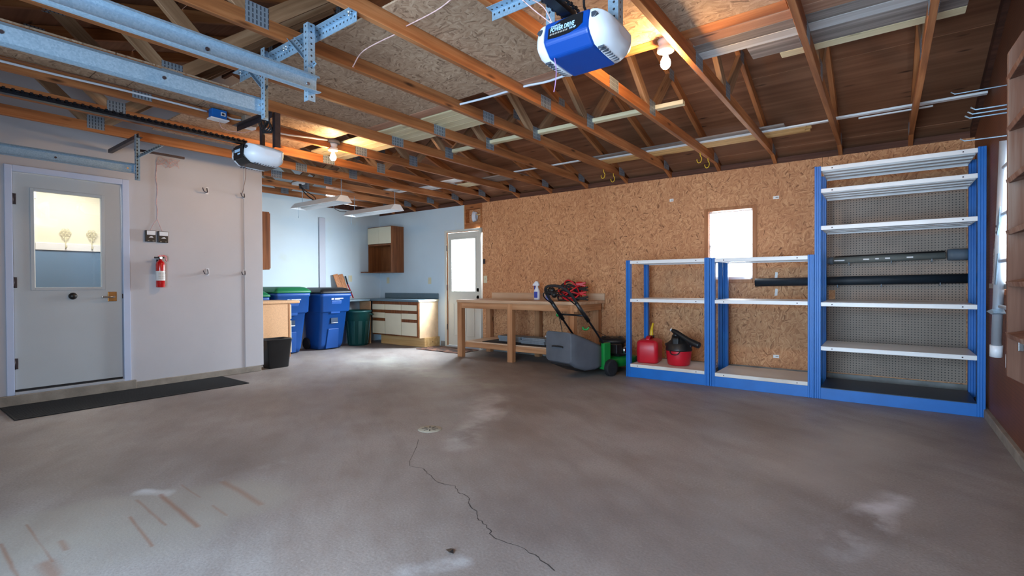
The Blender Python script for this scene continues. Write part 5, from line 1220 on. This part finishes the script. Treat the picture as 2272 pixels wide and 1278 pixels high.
build('starter_grip', MB().tube([TM @ Vector(p) for p in smoothpath([(.12, -.60, .60), (.13, -.60, .575), (.17, -.58, .575), (.185, -.57, .60)], 4)], .012, 8), 'green_mower', t)
build('starter_rope', MB().tube([TM @ Vector(p) for p in smoothpath([(.18, -.57, .61), (.16, -.30, .50), (.06, .05, .40)], 4)], .003, 6), 'black', t)
build('control_cable', MB().tube([TM @ Vector(p) for p in smoothpath([(-.20, -.70, .80), (-.23, -.62, .62), (-.21, -.58, .45), (-.17, -.42, .36)], 5)], .005, 6), 'black', t)

# ------------------------------------------------------------------ blue and white shelving units
SYF, SYB = 5.56, 6.165
def shelf_unit(x0, x1, zs_, h, kick, tall, label):
    t = thing('shelving_unit', ((x0 + x1) / 2, 5.86, 0), label, 'shelving unit', 'blue and white shelving units')
    pw = .052
    for px in (x0, x1 - pw):
        for front in (True, False):
            ya = SYF if front else SYB - .055; yb = SYF + .055 if front else SYB
            mb = MB().box(px, px + .017, ya, yb, 0, h).box(px + pw - .017, px + pw, ya, yb, 0, h).box(px + .017, px + pw - .017, ya + .006, yb - .006, 0, h)
            build('post', mb, 'blue', t, bev=.002)
    for i, z in enumerate(zs_):
        mb = MB().box(x0 + pw + .0005, x1 - pw - .0005, SYF + .002, SYB - .004, z - .004, z)
        mb.box(x0 + pw + .0005, x1 - pw - .0005, SYF + .002, SYF + .006, z - .038, z - .004).box(x0 + pw + .0005, x1 - pw - .0005, SYB - .008, SYB - .004, z - .038, z - .004)
        for k in range(3):
            y = SYF + .13 + k * .15; mb.box(x0 + pw + .004, x1 - pw - .004, y, y + .07, z - .03, z - .004)
        mb.box(x0 + pw + .0005, x0 + pw + .004, SYF + .006, SYB - .008, z - .034, z - .004).box(x1 - pw - .004, x1 - pw - .0005, SYF + .006, SYB - .008, z - .034, z - .004)
        s_ = build('shelf', mb, 'white_dirty' if (i == len(zs_) - 1 and not tall) else 'white', t, bev=.0015)
        hl_ = MB()
        for xx in (x0 + pw + .09, x1 - pw - .09): hl_.cyl((xx, SYF + .0025, z - .02), (xx, SYF + .0012, z - .02), .006, seg=8)
        build('bolt', hl_, 'steel_dark', s_)
    if tall:
        build('base', MB().box(x0 + pw + .0005, x1 - pw - .0005, SYF + .002, SYB - .004, kick - .006, kick), 'blue_dark', t)
    build('kick_plate', MB().box(x0 + pw + .0005, x1 - pw - .0005, SYF + .003, SYF + .016, 0.001, kick - (.0065 if tall else .039)), 'blue', t)
    return t
s1_ = shelf_unit(-2.476, -1.516, (1.382, .930, .157), 1.388, .157, False, 'low blue and white shelving unit holding the red can and the small vacuum')
shelf_unit(-1.512, -.546, (1.376, .932, .150), 1.384, .150, False, 'low empty blue and white shelving unit in the middle of the row')
shelf_unit(-.542, .660, (2.214, 2.006, 1.653, .925, .504), 2.222, .112, True, 'tall blue and white shelving unit in the corner by the right wall')
o = build('pegboard_panel', MB().box(-.52, .62, YW - .007, YW - .0005, .14, 2.035), 'peg_grey'); tag(o, 'grey brown pegboard panel on the wall behind the tall shelving unit', 'pegboard')
o = build('patch', MB().box(-.49, -.43, YW - .010, YW - .0075, .93, 1.03), 'osb_wall'); tag(o, 'small bare chipboard coloured patch on the pegboard above a shelf', 'patch')
for x, z, w, lb in ((-2.214, 2.185, .05, 'small white sticker on the chipboard left of the window'), (-1.003, 2.09, .06, 'small white sticker on the chipboard right of the window'), (-1.003, .26, .06, 'small white sticker low on the chipboard behind the empty shelves')):
    o = build('sticker', MB().box(x - w / 2, x + w / 2, YW - .0012, YW - .0003, z - .015, z + .02), 'label'); tag(o, lb, 'sticker', 'white wall stickers')
    build('print_strip', MB().box(x - .005, x + w * .4, YW - .0018, YW - .0013, z - .003, z + .008), 'grey_ink', o)
for zz, lb in ((1.19, 'upper'), (1.0, 'lower')):
    o = build('paper_scrap', MB()._add([(-1.02, YW - .001, zz - .04), (-.99, YW - .001, zz - .035), (-.985, YW - .002, zz + .04), (-1.01, YW - .001, zz + .045)], [(0, 1, 2, 3)]), 'label'); tag(o, lb + ' whitish scuffed paper scrap on the chipboard by the dark roll', 'scrap')
# rolls lying on pegs against the wall
t = thing('fabric_roll', (-.26, 6.30, 1.10), 'long dark blue grey roll lying across the pegs under the window sill height', 'roll')
build('roll', MB().cyl((-1.20, 6.29, 1.116), (.66, 6.29, 1.146), .046, seg=24), 'roll_dark', t)
build('core', MB().cyl((-1.204, 6.29, 1.116), (-1.198, 6.29, 1.116), .02, seg=14), 'black', t)
t = thing('fabric_roll', (0.1, 6.28, 1.33), 'grey wrapped roll with small pale labels on pegs above the dark roll', 'roll')
build('roll', MB().cyl((-.49, 6.29, 1.342), (.46, 6.29, 1.366), .036, .033, seg=20), 'roll_grey', t)
build('end_cap', MB().cyl((-.495, 6.29, 1.342), (-.44, 6.29, 1.343), .040, seg=20), 'roll_slate', t)
for a, b in ((-.43, -.34), (-.18, -.13), (.17, .22), (-.08, -.05), (.0, .04)): build('label', MB().box(a, b, 6.2535, 6.2555, 1.335 + (a + .49) * .025, 1.348 + (a + .49) * .025), 'label', t)
build('tube', MB().lathe([(.052, 0), (.056, .04), (.054, .10), (.055, .155)], (0, 0, 0), 22, T=Matrix.Translation((.475, 6.285, 1.372)) @ Matrix.Rotation(PI / 2, 4, 'Y')), 'roll_slate', t)
build('dark_strip', MB().cyl((-.43, 6.33, 1.378), (.46, 6.33, 1.402), .014, seg=10), 'black', t)
def peg(x, z, y1, label):
    o = build('peg_hook', MB().tube([(x, YW - .007, z), (x, y1, z - .004), (x, y1 - .004, z + .025)], .0035, 6), 'galv'); return tag(o, label, 'hook', 'pegboard hooks')
for x, z, lb in ((-.40, 1.063, 'wire hook under the dark roll, left'), (-.03, 1.07, 'wire hook under the dark roll, middle'), (.42, 1.083, 'wire hook under the dark roll, right')): peg(x, z, 6.23, lb)
for x, z, lb in ((-.30, 1.296, 'wire hook under the grey roll, left'), (.05, 1.306, 'wire hook under the grey roll, middle'), (.36, 1.313, 'wire hook under the grey roll, right')): peg(x, z, 6.24, lb)
# gas can
gx, gy, gz = -2.30, 5.86, .158
t = thing('gas_can', (gx, gy, gz), 'red plastic fuel can with a yellow spout on the left low shelving unit', 'fuel can')
TG = Matrix.Translation((gx, gy, gz)) @ Matrix.Rotation(math.radians(10), 4, 'Z')
def gr(w, d, r, z, dy=0): return [tuple(TM_ @ Vector(p)) for p in rrect(w, d, r, 5, 0, dy, z)]
TM_ = TG
build('body', MB().loft([gr(.23, .34, .05, .001), gr(.25, .36, .05, .02), gr(.255, .365, .05, .16), gr(.25, .36, .05, .245), gr(.22, .33, .05, .265), gr(.12, .24, .04, .28)]), 'red', t, bev=0)
build('handle', MB().loft([gr(.05, .03, .012, .27, -.12), gr(.05, .03, .012, .30, -.10), gr(.05, .035, .012, .315, -.05), gr(.05, .05, .012, .31, .03), gr(.05, .035, .012, .275, .06)]), 'red', t)
build('collar', MB().cyl(TG @ Vector((.0, .11, .265)), TG @ Vector((.0, .11, .31)), .035, seg=16), 'black', t)
build('spout', MB().tube([TG @ Vector(p) for p in smoothpath([(0, .11, .30), (0, .112, .36), (.005, .13, .41), (.012, .15, .455)], 4)], [.024, .023, .022, .021, .02, .018, .017, .016, .015, .014, .013, .012, .012], 10), 'yellow', t)
# small vacuum
vx, vy, vz = -1.925, 5.80, .158
t = thing('shop_vacuum', (vx, vy, vz), 'small red and black shop vacuum on the left low shelving unit', 'vacuum cleaner')
build('tank', MB().lathe([(0, .001), (.11, .001), (.125, .015), (.138, .10), (.143, .165), (.143, .172), (0, .172)], (vx, vy, vz), 28), 'red', t)
build('lid', MB().lathe([(.148, .172), (.15, .185), (.145, .195), (.138, .25), (.12, .265), (.09, .29), (.075, .335), (.05, .35), (0, .352)], (vx, vy, vz), 28), 'black', t)
build('motor_cover', MB().box(vx - .04, vx + .04, vy - .13, vy - .02, vz + .20, vz + .33), 'black', t, bev=.02)
build('latch', MB().box(vx - .152, vx - .10, vy - .03, vy + .03, vz + .215, vz + .25).box(vx + .10, vx + .152, vy - .03, vy + .03, vz + .215, vz + .25), 'black_metal', t, bev=.006)
build('carry_ring', MB().tube(smoothpath([(vx - .06, vy - .135, vz + .18), (vx - .04, vy - .152, vz + .145), (vx, vy - .158, vz + .135), (vx + .04, vy - .152, vz + .145), (vx + .06, vy - .135, vz + .18)], 5), .006, 7), 'black', t)
noz = build('hose_wand', MB().tube(smoothpath([(vx - .07, vy - .03, vz + .405), (vx + .0, vy - .05, vz + .375), (vx + .12, vy - .07, vz + .31), (vx + .22, vy - .08, vz + .265), (vx + .265, vy - .085, vz + .25)], 4), [.017, .022, .027, .03, .03, .03, .03, .03, .03, .031, .034, .036, .037, .037, .037, .034, .026], 12), 'black', t)
build('wand_tip', MB().cyl((vx - .085, vy - .025, vz + .408), (vx - .068, vy - .03, vz + .404), .017, seg=12), 'white_plastic', noz)
build('neck', MB().lathe([(.05, .34), (.035, .36), (.03, .40)], (vx - .02, vy - .03, vz), 14), 'black', t)
fr = MB()
for k in range(12):
    T = Matrix.Translation((vx - .01, vy, vz)) @ Matrix.Rotation(2 * PI * k / 12, 4, 'Z'); fr._add([(.055, -.02, .30), (.10, 0, .275), (.055, .02, .30), (.03, 0, .33)], [(0, 1, 2, 3)], False, T)
build('filter_fringe', fr, 'black_rubber', t)

# ------------------------------------------------------------------ right wall: hooks, ladders
def long_hook(y, z, tipx, dy, label, r=.0038):
    o = build('wire_hook', MB().tube([(XR - .001, y, z), (XR - .03, y, z), (tipx + .02, y + dy, z), (tipx, y + dy + .004, z + .018)], r, 7), 'galv'); return tag(o, label, 'hook', 'long wire hooks on the right wall')
long_hook(4.55, 2.40, .36, .0, 'long wire hook on the right wall, highest')
long_hook(3.95, 2.12, .40, .0, 'long wire hook on the right wall, upper of the three close together', .0042)
long_hook(4.03, 2.117, .395, .0, 'long wire hook on the right wall, middle of the three close together', .0042)
long_hook(4.10, 2.112, .39, .0, 'long wire hook on the right wall, lower of the three close together', .0042)
long_hook(4.40, 2.04, .395, .0, 'long wire hook on the right wall, lowest, above the aluminium rail')
t = thing('wooden_ladder', (.60, 3.6, .52), 'old paint-stained wooden ladder hanging on the right wall, cut by the frame edge', 'ladder')
for yy in (3.78, 3.14):
    mb = MB().prism([(XR - .145, .60), (XR - .04, .54), (XR - .01, .545), (XR - .01, 2.46), (XR - .09, 2.46), (XR - .145, 2.36)], 'Y', yy, yy + .038)
    s_ = build('side_rail', mb, 'ladder_wood', t, bev=.003)
for z in (.84, 1.12, 1.40, 1.68, 1.96, 2.24):
    T = Matrix.Translation((XR - .075, 0, z)) @ Matrix.Rotation(math.radians(-14), 4, 'Y')
    mb = MB().box(-.072, .06, 3.11, 3.83, -.014, .014, T); build('step', mb, 'ladder_wood', t, bev=.003)
build('screw', MB().cyl((XR - .115, 3.782, 2.28), (XR - .115, 3.775, 2.28), .010, seg=10), 'chrome', t)
build('peg_bracket', MB().box(XR - .105, XR - .08, 3.765, 3.779, .74, .80), 'chrome', t, bev=.004)
t = thing('aluminium_ladder', (.60, 4.3, .62), 'silver aluminium ladder with pale foot caps hanging on the right wall behind the wooden one', 'ladder')
for yy in (4.59, 4.02):
    z0 = .62
    r_ = build('side_rail', MB().cyl((XR - .066, yy + .13, z0 + .05), (XR - .066, yy - .14, 2.02), .028, .026, seg=18), 'alu', t)
    build('foot_cap', MB().cyl((XR - .066, yy + .138, z0 - .02), (XR - .066, yy + .128, z0 + .06), .034, seg=14), 'white_plastic', r_)
for z in (.95, 1.25, 1.55, 1.85): build('rung', MB().cyl((XR - .066, 4.03, z), (XR - .066, 4.57, z), .013, seg=10), 'alu', t)
build('spreader', MB().prism([(4.44, 1.60), (4.57, 1.50), (4.60, 1.43), (4.54, 1.42), (4.46, 1.50)], 'X', XR - .09, XR - .084), 'galv', t, bev=.001)
build('spreader', MB().prism([(4.50, 1.30), (4.52, 1.30), (4.66, 1.10), (4.58, 1.095)], 'X', XR - .09, XR - .084), 'galv', t, bev=.001)
build('bracket_tray', MB().prism([(4.56, .905), (4.64, .93), (4.86, .905), (4.66, .893)], 'X', XR - .10, XR - .04), 'galv', t)
for z in (1.48, 1.44): build('rivet', MB().cyl((XR - .093, 4.55, z), (XR - .089, 4.55, z), .008, seg=10), 'steel_dark', t)
